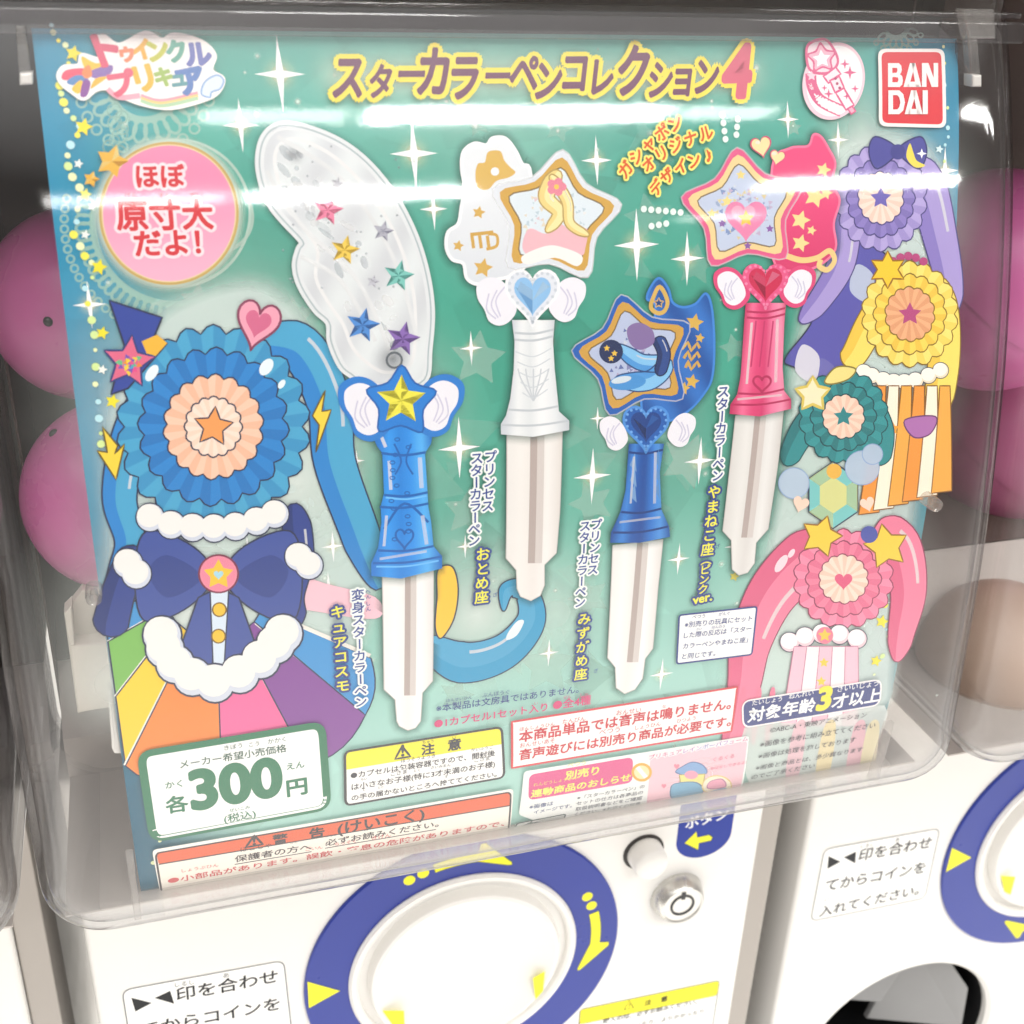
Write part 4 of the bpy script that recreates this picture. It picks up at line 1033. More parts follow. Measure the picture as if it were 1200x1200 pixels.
inn = catmull([(322, 190), (330, 168), (352, 164), (392, 184), (430, 222), (462, 272), (482, 330), (487, 380), (482, 425), (460, 436), (440, 432), (415, 410), (402, 380), (385, 355), (370, 325), (372, 292), (352, 262), (334, 238)], 5)
pr.stroke(inn, .0009, '#ffffff', alpha=.8)
for i in range(44):
    t = rnd.random(); cx = 335+t*135+rnd.uniform(-26, 26); cy = 180+t*240+rnd.uniform(-20, 20)
    pr.poly(ell((cx, cy), rnd.uniform(3, 13), rnd.uniform(2, 6), 10, rnd.uniform(.6, 1.4)), rnd.choice(('#f8f9fa', '#c9ced4', '#ffffff', '#d0d8dc')), rnd.uniform(.2, .45))
pr.glow((345, 181), .0032, '#8d9298', .6)
for i in range(30):
    pr.poly(ell((rnd.uniform(330, 470), rnd.uniform(170, 400)), 1.6, None, 8), '#b0b8c0', .35, step=False)
ribs = [[(325, 160), (400, 210), (460, 300), (490, 400)], [(312, 200), (352, 262), (420, 330), (460, 420)], [(352, 300), (400, 330), (440, 400)]]
for rb in ribs: pr.stroke(catmull(rb, 8, False), .0011, '#f9fbfc', closed=False, alpha=.75)
for c_, r_, col, d_ in (((384, 246), 19, '#ef86a6', '#d8648c'), ((404, 293), 18, '#f2cf55', '#d8ae2e'), ((449, 271), 13, '#b3b3c0', '#9696aa'), ((467, 323), 19, '#7fcabf', '#58aea4'), ((425, 381), 21, '#4f8fd8', '#3470bc'), ((472, 397), 21, '#8d6bb8', '#6c4c9a'), ((437, 330), 8, '#c8c8d2', '#aaaaba'), ((395, 215), 8, '#cfcfd6', '#b4b4c0')):
    sp = star_pts(c_, r_, .46, 5, .22); pr.poly(sp, col)
    for k in range(0, 10, 2): pr.poly([sp[k], sp[(k+1) % 10], c_], d_, .65, step=False)
pr.glow((460, 420), .006, '#70787e', .5); pr.stroke(ell((462, 422), 9, 9, 16), .0006, '#666e76', alpha=.7)
wing(pr, (448, 478), 1.45, True, '#2a7fd2'); wing(pr, (494, 474), 1.4, False, '#2a7fd2')
so = softstar((470, 471), 43, 0.02, .64); pr.poly(so, '#1f7fd6', cut=True); pr.stroke(so, .0005, '#1a60b0')
sp = star_pts((470, 469), 30, .48, 5, .02); pr.poly(sp, '#f2e94a', cut=True)
for k in range(0, 10, 2): pr.poly([sp[k], sp[(k+1) % 10], (470, 469)], '#d9cf2e', .7, step=False)
pr.build('pictured_pen', card)

def medallion(pr, c, r_, rot, edge, gold, inner, inner2, pts=None):
    so = softstar(c, r_*1.13, rot, .68); pr.poly(so, edge, cut=True); pr.stroke(so, .0004, '#ffffff', alpha=.4)
    s2 = softstar(c, r_, rot, .68); pr.poly(s2, gold, cut=True)
    s3 = softstar(c, r_*.83, rot, .68); pr.poly(s3, inner, cut=True); pr.stroke(s3, .0004, '#8a6a28', alpha=.6)
    return s3
def glitter(pr, c, r_, cols, n, seed):
    rr = random.Random(seed)
    for i in range(n):
        a, q = rr.uniform(0, 6.28), r_*math.sqrt(rr.random())*.72
        x, y = c[0]+q*math.cos(a), c[1]+q*math.sin(a); s_ = rr.uniform(1.5, 4)
        pr.poly([(x+s_*math.cos(a+k*2.1), y+s_*math.sin(a+k*2.1)) for k in range(3)], rr.choice(cols), .8, step=(i % 8 == 0))
# white and gold pen
pr = card_print(0.00055)
nb = [(594, 509), (659, 504), (656, 600), (652, 648), (638, 662), (638, 686), (633, 698), (622, 704), (610, 699), (606, 690), (605, 668), (593, 654)]
nib(pr, nb, 0, (627, 508), (624, 660), 11, ('#ece8e4', '#f3efea', '#ece6e1', '#f4f0ec', '#e3dcd6'))
hd = [(600, 375), (603, 400), (602, 433), (598, 467), (593, 487), (587, 497), (587, 509), (625, 512), (667, 504), (667, 493), (655, 482), (650, 433), (648, 400), (650, 375)]
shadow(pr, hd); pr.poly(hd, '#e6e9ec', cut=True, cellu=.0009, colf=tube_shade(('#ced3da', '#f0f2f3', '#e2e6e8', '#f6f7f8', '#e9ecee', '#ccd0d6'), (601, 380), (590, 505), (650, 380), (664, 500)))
bands(pr, [((588, 498), (666, 493)), ((596, 480), (654, 476)), ((603, 398), (648, 394)), ((603, 390), (649, 386))], '#c2c8ce', .0006)
for k in range(5): pr.stroke(catmull([(625, 470), (611+k*7, 445), (607+k*9, 432)], 5, False), .0004, '#c9ced4', closed=False)
for i in range(5): pr.stroke(catmull([(604+i*2, 412+i*12), (625, 418+i*12), (646-i, 408+i*12)], 5, False), .0003, '#cdd3d9', closed=False, step=False)
cl = catmull([(541, 198), (543, 178), (556, 168), (570, 170), (577, 162), (592, 162), (604, 176), (612, 192), (622, 205), (620, 300), (600, 322), (580, 328), (560, 333), (547, 326), (543, 309), (530, 304), (523, 290), (525, 272), (537, 262), (541, 240), (545, 222)], 5)
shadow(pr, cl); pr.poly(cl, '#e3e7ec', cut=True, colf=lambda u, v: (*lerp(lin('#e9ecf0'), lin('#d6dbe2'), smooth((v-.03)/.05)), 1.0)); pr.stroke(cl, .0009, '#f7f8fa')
cg = catmull([(557, 205), (560, 192), (568, 190), (572, 178), (586, 177), (591, 188), (598, 196), (604, 202), (596, 208), (582, 212), (572, 222), (560, 220)], 5)
pr.poly(cg, '#dcb45c', cut=True); pr.poly(ell((580, 201), 5, 5, 14), '#eef0f2')
for c_, r_ in (((561, 249), 8), ((537, 288), 7), ((566, 314), 12)): pr.poly(star_pts(c_, r_, .5, 5, .2), '#d8ae56')
for k in range(3): pr.stroke([(553+k*9, 276), (555+k*9, 291)], .0009, '#d2a64c', closed=False, step=False)
pr.stroke([(551, 275), (578, 272)], .0009, '#d2a64c', closed=False); pr.stroke(catmull([(572, 274), (582, 276), (582, 288), (570, 292)], 5, False), .0008, '#d2a64c', closed=False)
wing(pr, (600, 352), 1.35, True); wing(pr, (648, 350), 1.25, False)
for c_ in (((585, 318)), ): pass
hp = heart_pts((624, 344), 66, 68); pr.poly(hp, '#e2e6ee', cut=True); pr.stroke(hp, .0008, '#f6f7fa')
for i in range(30):
    q = heart_pts((624, 344), 58, 60, 30)[i]; pr.poly(ell(q, 2, None, 8), '#cbd2dc', step=False)
hp = heart_pts((624, 344), 46, 48); pr.poly(hp, '#8fc0ea', cut=True); pr.poly([(604, 336), (624, 352), (624, 368)], '#6ea8dc', .7); pr.poly([(644, 336), (624, 352), (636, 330)], '#b4d8f4', .7); pr.poly([(610, 330), (624, 340), (624, 352), (606, 340)], '#a8d0f0', .6)
c_ = (650, 255); s3 = medallion(pr, c_, 71, .12, '#dfe3ea', '#d3a54a', '#dfe9f0', None)
glitter(pr, c_, 50, ('#f4d7de', '#ffffff', '#cfe3ee', '#f7ead0'), 70, 5)
pr.poly(catmull([(612, 290), (620, 268), (640, 274), (655, 262), (672, 272), (688, 268), (686, 290), (680, 300), (650, 296), (625, 302)], 5), '#f8c2cb', .9, cut=True)
pr.poly(catmull([(612, 300), (640, 288), (660, 290), (682, 300), (676, 312), (650, 302), (618, 310)], 5), '#fdf8f4', .95, cut=True)
ribbon(pr, [(655, 200), (640, 230), (655, 250), (640, 272)], 22, 12, '#f7e7a8', '#efd588', '#b89a58')
ribbon(pr, [(645, 205), (664, 235), (668, 262), (690, 276)], 14, 10, '#f7e7a8', '#efd588', '#b89a58')
for k in range(5): pr.poly(ell((652+7*math.cos(k*1.257), 219+6*math.sin(k*1.257)), 5, None, 12), '#e98a9e', step=(k == 0))
pr.poly(ell((652, 219), 3, None, 10), '#f3c95a')
pr.build('pictured_pen', card)
# blue pen
pr = card_print(0.00055)
nb = [(718, 639), (777, 632), (771, 690), (765, 760), (756, 772), (753, 795), (744, 808), (732, 813), (722, 806), (721, 782), (712, 771)]
nib(pr, nb, 0, (751, 636), (739, 776), 9, ('#f0ede9', '#faf8f5', '#efebe7', '#faf8f6', '#e4dfda'))
hd = [(737, 520), (733, 575), (727, 600), (716, 624), (715, 636), (750, 636), (785, 629), (784, 617), (775, 597), (773, 553), (778, 520)]
shadow(pr, hd); pr.poly(hd, '#1c62bc', cut=True, cellu=.0009, colf=tube_shade(('#164f9e', '#3b86d8', '#1a57aa', '#164a98', '#2a74cc', '#4d96e0', '#174f9e'), (736, 525), (716, 632), (777, 525), (784, 626)))
bands(pr, [((718, 624), (783, 617)), ((728, 600), (775, 596)), ((737, 530), (777, 527))], '#123c80', .0007)
for k in range(3):
    y = 545+k*18; pr.poly([(738, y), (744, y-14), (746, y+8)], '#8ab8ea', .7); pr.poly([(768, y-6), (772, y-18), (773, y+4)], '#6aa2e0', .7)
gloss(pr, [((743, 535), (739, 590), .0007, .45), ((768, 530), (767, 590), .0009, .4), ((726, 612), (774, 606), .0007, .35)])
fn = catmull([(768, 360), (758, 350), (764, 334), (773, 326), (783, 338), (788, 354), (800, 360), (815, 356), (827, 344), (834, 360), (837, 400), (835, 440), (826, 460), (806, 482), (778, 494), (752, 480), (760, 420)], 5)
shadow(pr, fn); pr.poly(fn, '#1f62b8', cut=True, colf=lambda u, v: (*lerp(lin('#2f74c8'), lin('#18529f'), .5+.5*math.sin(u*500-v*300)), 1.0)); pr.stroke(fn, .0007, '#3d86d8')
dr = catmull([(773, 336), (782, 352), (779, 364), (771, 367), (763, 361), (765, 350)], 5); pr.stroke(dr, .0012, '#d9b25c'); pr.poly(star_pts((772, 355), 6, .5), '#163f86'); pr.stroke(star_pts((772, 355), 6, .5), .0004, '#d9b25c')
for y in (405, 416, 427):
    pr.stroke([(799+(y-405)*.2, y+4), (806, y-4), (810, y+6), (817, y-3), (820, y+3)], .0009, '#d2a850', closed=False)
for c_, r_ in (((814, 378), 11), ((820, 396), 6), ((801, 455), 8), ((811, 447), 9)): pr.poly(star_pts(c_, r_, .5, 5, .2), '#d9b04e')
wing(pr, (732, 507), .95, True); wing(pr, (786, 503), .95, False)
hp = heart_pts((757, 499), 56, 56); pr.poly(hp, '#1b5cb0', cut=True); pr.stroke(hp, .0008, '#4a90dc')
for q in heart_pts((757, 499), 50, 50, 28): pr.poly(ell(q, 1.7, None, 8), '#6aa6e6', step=False)
hp = heart_pts((757, 498), 38, 38); pr.poly(hp, '#123f88', cut=True); pr.poly([(742, 490), (757, 502), (757, 515)], '#0c2f6a', .8); pr.poly([(772, 490), (757, 502), (764, 486)], '#2a66b8', .7)
c_ = (744, 418); s3 = medallion(pr, c_, 66, -.22, '#1f5fb4', '#d0a048', '#b9c4e0', None)
glitter(pr, c_, 46, ('#8f92c4', '#dfe6f4', '#6a78b8', '#c3b4d8'), 80, 8)
ribbon(pr, [(722, 405), (750, 424), (778, 428), (760, 446), (720, 446)], 18, 24, '#86c4ee', '#4f9adc', '#2a4a80')
ribbon(pr, [(770, 395), (778, 415), (772, 440)], 16, 14, '#2b4a8c', '#1e3468', '#1a2850')
pr.poly(catmull([(735, 385), (748, 378), (764, 386), (766, 402), (750, 410), (738, 402)], 5), '#8a72a8', .9, cut=True)
pr.poly(ell((716, 412), 14, 14, 24), '#1f2f5a', cut=True)
for q in ((711, 408), (720, 414), (716, 420)): pr.poly(star_pts(q, 4, .5), '#e8c048')
pr.poly(ell((735, 448), 22, 9, 20, -.1), '#4c9ade', .9, cut=True); pr.poly(ell((728, 445), 12, 4, 16, -.2), '#e9f5fb', .8)
pr.build('pictured_pen', card)
# pink pen
pr = card_print(0.00055)
nb = [(862, 487), (918, 481), (912, 540), (900, 620), (886, 636), (884, 660), (876, 671), (866, 674), (858, 667), (857, 633), (847, 622), (854, 560)]
nib(pr, nb, 0, (889, 487), (873, 630), 9, ('#dddad6', '#eceae6', '#dfdbd7', '#efedea', '#d3cdc8'))
hd = [(874, 355), (872, 380), (868, 440), (864, 462), (856, 474), (855, 485), (890, 488), (927, 479), (927, 468), (919, 458), (917, 430), (919, 380), (921, 355)]
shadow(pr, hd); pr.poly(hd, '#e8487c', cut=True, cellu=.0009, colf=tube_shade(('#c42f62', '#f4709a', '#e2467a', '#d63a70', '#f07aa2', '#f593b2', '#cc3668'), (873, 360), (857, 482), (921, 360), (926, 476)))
bands(pr, [((856, 474), (927, 468)), ((865, 461), (919, 456)), ((875, 372), (920, 368)), ((875, 365), (920, 361))], '#b92a5a', .0006)
for x in (884, 894, 904): pr.stroke([(x+2, 376), (x-4, 430)], .0005, '#c63468', closed=False)
pr.stroke(heart_pts((893, 449), 22, 20), .0007, '#b92a5a')
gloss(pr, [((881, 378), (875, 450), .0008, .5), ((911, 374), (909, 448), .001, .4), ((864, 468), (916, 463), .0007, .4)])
bk = catmull([(905, 195), (925, 174), (947, 171), (953, 158), (962, 160), (971, 174), (979, 192), (974, 215), (984, 234), (977, 262), (979, 292), (958, 312), (930, 318), (905, 300)], 5)
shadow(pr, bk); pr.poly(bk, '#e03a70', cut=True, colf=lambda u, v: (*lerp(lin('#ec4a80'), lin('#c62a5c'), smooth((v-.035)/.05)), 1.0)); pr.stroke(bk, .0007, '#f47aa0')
for c_, r_ in (((965, 199), 9), ((955, 230), 14), ((968, 226), 8), ((938, 258), 12), ((938, 285), 11), ((951, 270), 6)): pr.poly(star_pts(c_, r_, .5, 5, .3), '#f3dc96'); 
sw = catmull([(922, 300), (940, 305), (958, 302), (972, 294), (978, 305), (970, 316), (960, 312), (962, 304)], 6, False); pr.stroke(sw, .0016, '#eecf8a', closed=False)
for c_, w_, t in (((892, 171), 27, -.2), ((911, 184), 20, .2)): pr.poly(heart_pts(c_, w_, w_, 30, t), '#d84a78', cut=True); pr.poly(heart_pts(c_, w_*.86, w_*.86, 30, t), '#f4e0a6', cut=True); pr.poly(ell((c_[0]-4, c_[1]-4), 3, 2, 10), '#fffbe8', .8)
wing(pr, (870, 337), .95, True, '#e0487c'); wing(pr, (922, 335), .95, False, '#e0487c')
hp = heart_pts((897, 332), 58, 58); pr.poly(hp, '#e8588a', cut=True)
for q in heart_pts((897, 332), 52, 52, 28): pr.poly(ell(q, 1.8, None, 8), '#f48ab0', step=False)
hp = heart_pts((897, 331), 42, 42); pr.poly(hp, '#cc2450', cut=True); pr.poly([(880, 322), (897, 336), (897, 350)], '#a01840', .8); pr.poly([(914, 322), (897, 336), (905, 318)], '#ec7496', .7); pr.poly([(886, 318), (897, 326), (897, 336), (882, 326)], '#e24a72', .7)
c_ = (871, 247); s3 = medallion(pr, c_, 66, -.1, '#e25c8c', '#f0d296', '#c4cfe6', None)
glitter(pr, c_, 46, ('#aebfe2', '#e7eef8', '#d7c3e2', '#f3e0a8', '#8fa6d8'), 110, 12)
for q, r_ in (((868, 205), 6), ((852, 236), 7), ((834, 250), 6)): pr.poly(star_pts(q, r_, .5), '#f3dc8a')
q = heart_pts((874, 256), 52, 50); pr.poly(q, '#f08ab4', .95); pr.poly(heart_pts((871, 252), 30, 28), '#f7b4cf', .9); pr.poly(star_pts((874, 256), 10, .5), '#f3c84a')
for q, r_ in (((846, 262), 5), ((902, 268), 5), ((876, 288), 5)): pr.poly(star_pts(q, r_, .5), '#8a5aa8')
pr.build('pictured_pen', card)

# ---- lettering and badges
TOP = 0.0009
t = card_print(TOP)
for i in range(26): t.glow((392+i*19.5, 88), .0085, '#f4fbe4', .30, rings=4, n=14)
PUR = '#6b3358'
xs = [(388, 431, 'ス', 116, 1.0), (430, 464, 'タ', 116, 1), (463, 497, 'ー', 112, 1), (487, 530, 'カ', 112, 1.02), (525, 565, 'ラ', 117, 1), (565, 597, 'ー', 113, 1), (594, 636, 'ペ', 110, 1.02), (625, 663, 'ン', 118, 1), (657, 692, 'コ', 109, 1), (691, 724, 'レ', 113, 1), (720, 764, 'ク', 112, 1.05), (757, 793, 'シ', 116, 1), (787, 815, 'ョ', 113, .9), (812, 847, 'ン', 112, 1)]
for x0, x1, ch, yb, k in xs:
    sl = -4.0*(x1-x0)/500
    if ch == 'ー': t.text(ch, (x0+2, yb-4), (x1-2, yb-4+sl), PUR, bold=.02, shear=.2, outline='#f2dd46', ow=.0013, asp=1.4)
    else: t.text(ch, (x0+2, yb-4), (x1-8, yb-4+sl), PUR, bold=.034, shear=.2, asp=1.38, outline='#f2dd46', ow=.0013)
t.poly([(x, y) for x, y in star_pts((627, 72), 7, .6)], '#e8627a')
t.text('4', (846, 113), (876, 112), '#d85f78', bold=.05, shear=.2, asp=1.15, outline='#f2dd46', ow=.0014)
t.build('title_lettering', card)

t = card_print(TOP)     # slanted lines near the pink pen
O, OY = '#e2602c', '#f8ee7a'
def arcline(s_, pts, size_px, col, out, ow, bold=.03):
    c = np.array(catmull(pts, 12, False)); L = np.concatenate([[0], np.cumsum(np.linalg.norm(np.diff(c, axis=0), axis=1))]); n = len(s_)
    for i, ch in enumerate(s_):
        m = (i+.5)/n*L[-1]; x = np.interp(m, L, c[:, 0]); y = np.interp(m, L, c[:, 1])
        x2 = np.interp(m+1, L, c[:, 0]); y2 = np.interp(m+1, L, c[:, 1]); x1 = np.interp(m-1, L, c[:, 0]); y1 = np.interp(m-1, L, c[:, 1])
        d = np.array([x2-x1, y2-y1]); d /= np.linalg.norm(d)
        v, f = glyphs(ch, bold)
        ww = size_px*min(1, (v[:, 0].max()-v[:, 0].min()))
        t.text(ch, (x-d[0]*ww/2, y-d[1]*ww/2), (x+d[0]*ww/2, y+d[1]*ww/2), col, bold=bold, outline=out, ow=ow, step=False)
arcline('ガシャポン', [(732, 211), (752, 186), (774, 166), (803, 145)], 17, O, OY, .0006)
arcline('オリジナル', [(757, 204), (778, 186), (804, 172), (838, 160)], 16, O, OY, .0006)
arcline('デザイン♪', [(768, 231), (787, 210), (810, 197), (840, 186)], 16, O, OY, .0006)
t.build('slanted_lettering', card)

# round pink badge
t = card_print(TOP)
cc = (198, 250); t.halo(ell(cc, 82, 84, 60), .0022, '#e9f6e4', .6)
t.poly(ell(cc, 82, 84, 64), '#c9a860', cut=True); t.poly(ell(cc, 79, 81, 64), '#e9d3a0', cut=True)
t.poly(ell(cc, 77.5, 79.5, 64), '#f29fbe', cut=True, colf=lambda u, v: (*lerp(lin('#f08db2'), lin('#f6b4cc'), smooth((v-.03)/.03)), 1.0))
for c_, r_, rr in (((131, 189), 20, .3), ((107, 210), 10, .3)):
    sp = star_pts(c_, r_, .55, 5, rr); t.poly(sp, '#eab544', cut=True); t.poly([(sp[0]), sp[1], c_], '#f8dc8a', .8); t.poly([sp[2], sp[3], c_], '#c98f2a', .6); t.poly([sp[6], sp[7], c_], '#f6d27a', .8)
W2 = '#fbe4ea'
t.text('ほぼ', (161, 218), (217, 217), RED, bold=.03, outline=W2, ow=.0008)
t.text('原寸大', (138, 267), (250, 265), RED, bold=.03, outline=W2, ow=.0008)
t.text('だよ！', (159, 298), (235, 296), RED, bold=.03, outline=W2, ow=.0008)
for s_, x0, x1 in (('げん', 147, 161), ('すん', 186, 200), ('だい', 223, 238)): t.text(s_, (x0, 232), (x1, 231.5), RED, bold=.01)
t.build('round_badge', card)

# series logo: rainbow lettering with a small star burst, ribbon and wing
t = card_print(TOP)
lg = catmull([(68, 88), (75, 78), (92, 76), (96, 64), (116, 68), (112, 46), (122, 42), (140, 52), (170, 38), (190, 46), (205, 40), (236, 48), (252, 64), (248, 82), (262, 92), (256, 108), (238, 118), (200, 127), (165, 122), (140, 112), (125, 104), (112, 106), (98, 116), (84, 108), (72, 98)], 5)
t.poly(lg, '#f9f3f0', cut=True); t.stroke(lg, .0008, '#fffaf6')
def rb(a): 
    cs = [lin(c) for c in ('#d84a6e', '#e0607a', '#f0a040', '#d8c83a', '#6fb878', '#5a84c0', '#8a5aa8', '#b0568e')]
    x = a*(len(cs)-1); i = min(int(x), len(cs)-2); return lerp(cs[i], cs[i+1], x-i)
def rtext(s_, items, bold):
    n = len(items)
    for i, (ch, x0, y0, x1, y1) in enumerate(items): t.text(ch, (x0, y0), (x1, y1), rb((x0-112)/140), bold=bold, asp=1.0, step=(i % 3 == 0))
rtext('', [('ト', 120, 76, 142, 70), ('ゥ', 143, 71, 158, 69), ('イ', 158, 70, 178, 66), ('ン', 177, 71, 199, 67), ('ク', 199, 72, 220, 68), ('ル', 220, 76, 248, 74)], .06)
rtext('', [('プ', 132, 112, 160, 108), ('リ', 163, 106, 182, 102), ('キ', 184, 100, 203, 98), ('ュ', 203, 101, 219, 99), ('ア', 214, 110, 242, 104)], .06)
for c_, pts in (('#e8506c', ((72, 90), (78, 82), (100, 80), (108, 86), (90, 92), (76, 94))), ('#fbc23a', ((96, 66), (112, 74), (126, 72), (120, 84), (104, 84), (98, 78))), ('#8a6ab0', ((104, 84), (130, 76), (130, 86), (112, 92))), ('#5a8ac0', ((78, 96), (90, 88), (104, 92), (88, 100))), ('#fbc23a', ((84, 104), (94, 94), (98, 100), (92, 110))), ('#8a4a9a', ((94, 112), (98, 94), (106, 96), (102, 112))), ('#fbb83a', ((106, 104), (112, 92), (126, 90), (116, 98))), ('#f08a50', ((96, 84), (104, 76), (108, 88), (100, 92)))):
    t.poly(catmull(pts, 4), c_, cut=True)
t.stroke(catmull([(126, 104), (140, 114), (164, 112)], 6, False), .0012, '#f0a8b8', closed=False)
for k, c_ in enumerate(('#f0a0b0', '#f6d28a', '#b8d8b0')): t.stroke(catmull([(165, 112+k*3), (190, 118+k*3), (232, 109+k*3)], 8, False), .0008, c_, closed=False)
wg = catmull([(236, 110), (240, 96), (254, 88), (262, 94), (258, 104), (248, 108), (246, 114)], 5); t.poly(wg, '#dfeaf6', cut=True); t.stroke(wg, .0004, '#8fb0dc')
t.build('series_logo', card)

# pen club emblem
t = card_print(TOP)
EP = '#e0608e'
t.poly(ell((977, 95), 36, 46, 48, .25), '#f6d0dc', cut=True); t.poly(ell((978, 95), 32, 42, 48, .25), '#fdf6f8', cut=True)
cr_ = [(945+0, 84), (953, 100), (962, 116), (978, 127), (985, 129)]
t.stroke(catmull([(950, 86), (952, 102), (962, 118), (986, 130)], 6, False), .0034, EP, closed=False)
bw_ = catmull([(945, 60), (950, 50), (966, 46), (976, 56), (982, 72), (974, 84), (960, 86), (948, 80)], 5); t.poly(bw_, '#f9dfe7', cut=True); t.stroke(bw_, .0008, EP)
so = softstar((963, 68), 19, -.1, .62); t.poly(so, EP, cut=True); t.poly(softstar((963, 68), 15.5, -.1, .6), '#f7b6cb', cut=True); t.poly(star_pts((963, 69), 11, .5, 5, -.1), '#ffffff')
def seg(a, b_, w_, f, o_=EP):
    d = np.array(b_)-np.array(a, float); d /= np.linalg.norm(d); nn = np.array([-d[1], d[0]])*w_/2
    q = [tuple(np.array(a)+nn), tuple(np.array(b_)+nn), tuple(np.array(b_)-nn), tuple(np.array(a)-nn)]; t.poly(q, f); t.stroke(q, .0006, o_)
seg((972, 84), (978, 92), 18, '#fbe6ee'); seg((978, 92), (984, 106), 12, '#fbe6ee'); seg((984, 106), (996, 126), 11, '#fdf2f6'); seg((996, 126), (1000, 132), 6, '#f7b6cb')
for q in ((979, 92), (981, 98), (984, 103)): t.poly(ell(q, 1.8, None, 8), '#b03a68')
for q, r_ in (((990, 75), 6), ((996, 85), 8), ((1002, 104), 5), ((966, 103), 4), ((971, 110), 6), ((992, 113), 4)): t.poly(star_pts(q, r_, .3, 4), EP)
t.poly(star_pts((951, 89), 6, .5), '#f7d3df')
cs = catmull([(949, 98), (956, 113), (970, 124), (987, 130)], 10, False)
for i, ch in enumerate('スターカラーペン'):
    k = int((i+.1)/8*(len(cs)-4)); a, b_ = cs[k], cs[min(k+4, len(cs)-1)]
    if ch == 'ー': t.stroke([((a[0]*3+b_[0])/4, (a[1]*3+b_[1])/4), ((a[0]+3*b_[0])/4, (a[1]+3*b_[1])/4)], .0004, '#fff4f8', closed=False)
    else:
        d = np.array(b_)-np.array(a); d = d/np.linalg.norm(d)*4.2; nn = np.array([-d[1], d[0]])*.42
        t.text(ch, tuple(np.array(a)+nn), tuple(np.array(a)+d+nn), '#fff4f8', bold=.02, step=False)
t.build('pen_emblem', card)

# maker's mark: red rounded square with two rows of white capitals
t = card_print(TOP)
fr = [(1029, 57), (1107, 57), (1109, 150), (1030, 148)]
t.poly(round_quad(fr, .12), '#fbf3f0', cut=True); t.poly(round_quad([(1033, 61), (1103, 61), (1105, 146), (1034, 144)], .10), '#e0343f', cut=True)
def cap(shape, x0, y0, w_, h):
    t.lift(.0001)
    for pts in shape: t.poly([(x0+x*w_, y0+y*h) for x, y in pts], '#fdf4f2', step=False)
S_ = .24
A_ = [[(.36, 0), (.66, 0), (.30, 1), (0, 1)], [(.45, 0), (.66, 0), (1, 1), (.70, 1)], [(.24, .78), (.8, .78), (.88, 1), (.2, 1)]]
B_ = [[(0, 0), (.28, 0), (.28, 1), (0, 1)], [(.28, 0), (.7, 0), (.86, .1), (.9, .28), (.84, .42), (.72, .48), (.28, .6), (.28, .42), (.56, .4), (.62, .3), (.58, .2), (.28, .2)], [(.4, .42), (.72, .44), (.92, .54), (.97, .72), (.92, .9), (.76, 1), (.28, 1), (.28, .8), (.62, .8), (.68, .7), (.64, .6), (.4, .58)]]
N_ = [[(0, 0), (.28, 0), (.28, 1), (0, 1)], [(.72, 0), (1, 0), (1, 1), (.72, 1)], [(.28, 0), (.4, 0), (.72, .62), (.72, 1), (.6, 1), (.28, .4)]]
D_ = [[(0, 0), (.28, 0), (.28, 1), (0, 1)], [(.28, 0), (.66, 0), (.9, .16), (1, .5), (.72, .5), (.66, .3), (.54, .2), (.28, .2)], [(.28, 1), (.66, 1), (.9, .84), (1, .5), (.72, .5), (.66, .7), (.54, .8), (.28, .8)]]
I_ = [[(0, 0), (1, 0), (1, 1), (0, 1)]]
cap(B_, 1040.5, 74, 18, 28); cap(A_, 1058.5, 74, 21, 28); cap(N_, 1080, 74, 19, 28)
cap(D_, 1040.5, 106, 19.5, 28); cap(A_, 1059.5, 106, 21, 28); cap(I_, 1080.5, 106, 6, 28)
t.build('maker_mark', card)

# vertical names of the pens
t = card_print(TOP)
DB, WO = '#3b4f96', '#f6faf7'
mm = 0.0043
t.vtext('変身スターカラーペン', (419, 690), (423, 829), .0038, DB, WO); t.vtext('へん', (431, 690), (432, 702), .0015, DB, None, bold=.01); t.vtext('しん', (431, 704), (432, 717), .0015, DB, None, bold=.01)
t.vtext('キュアコスモ', (395, 708), (402, 812), .0042, '#f6ee4e', '#33488e', .0007)
t.vtext('プリンセス', (575, 528), (571, 600), .0037, DB, WO); t.vtext('スターカラーペン', (559, 530), (555, 640), .0037, DB, WO)
t.vtext('おとめ座', (566, 641), (564, 708), .0043, '#f6ee4e', '#33488e', .0007)
t.vtext('プリンセス', (699, 608), (694, 674), .0036, DB, WO); t.vtext('スターカラーペン', (686, 610), (679, 712), .0036, DB, WO)
t.vtext('みずがめ座', (685, 717), (680, 798), .0043, '#f6ee4e', '#33488e', .0007)
t.vtext('スターカラーペン', (848, 452), (840, 564), .0039, DB, WO)
t.vtext('やまねこ座', (838, 568), (828, 652), .0044, '#f6ee4e', '#33488e', .0007); t.vtext('（ピンク', (828, 650), (823, 696), .0036, '#f6ee4e', '#33488e', .0007)
t.text('ver.', (812, 708), (834, 703), '#f6ee4e', bold=.03, outline='#33488e', ow=.0007)
for x, y in ((580, 697), (698, 786), (841, 640)): t.vtext('ざ', (x, y-5), (x, y+5), .0016, DB, None, bold=.01)
t.build('name_lettering', card)

def lines(t, items, col, bold=0.006, asp=1.0):
    for s_, a, b_ in items: t.text(s_, a, b_, col, bold=bold, asp=asp)
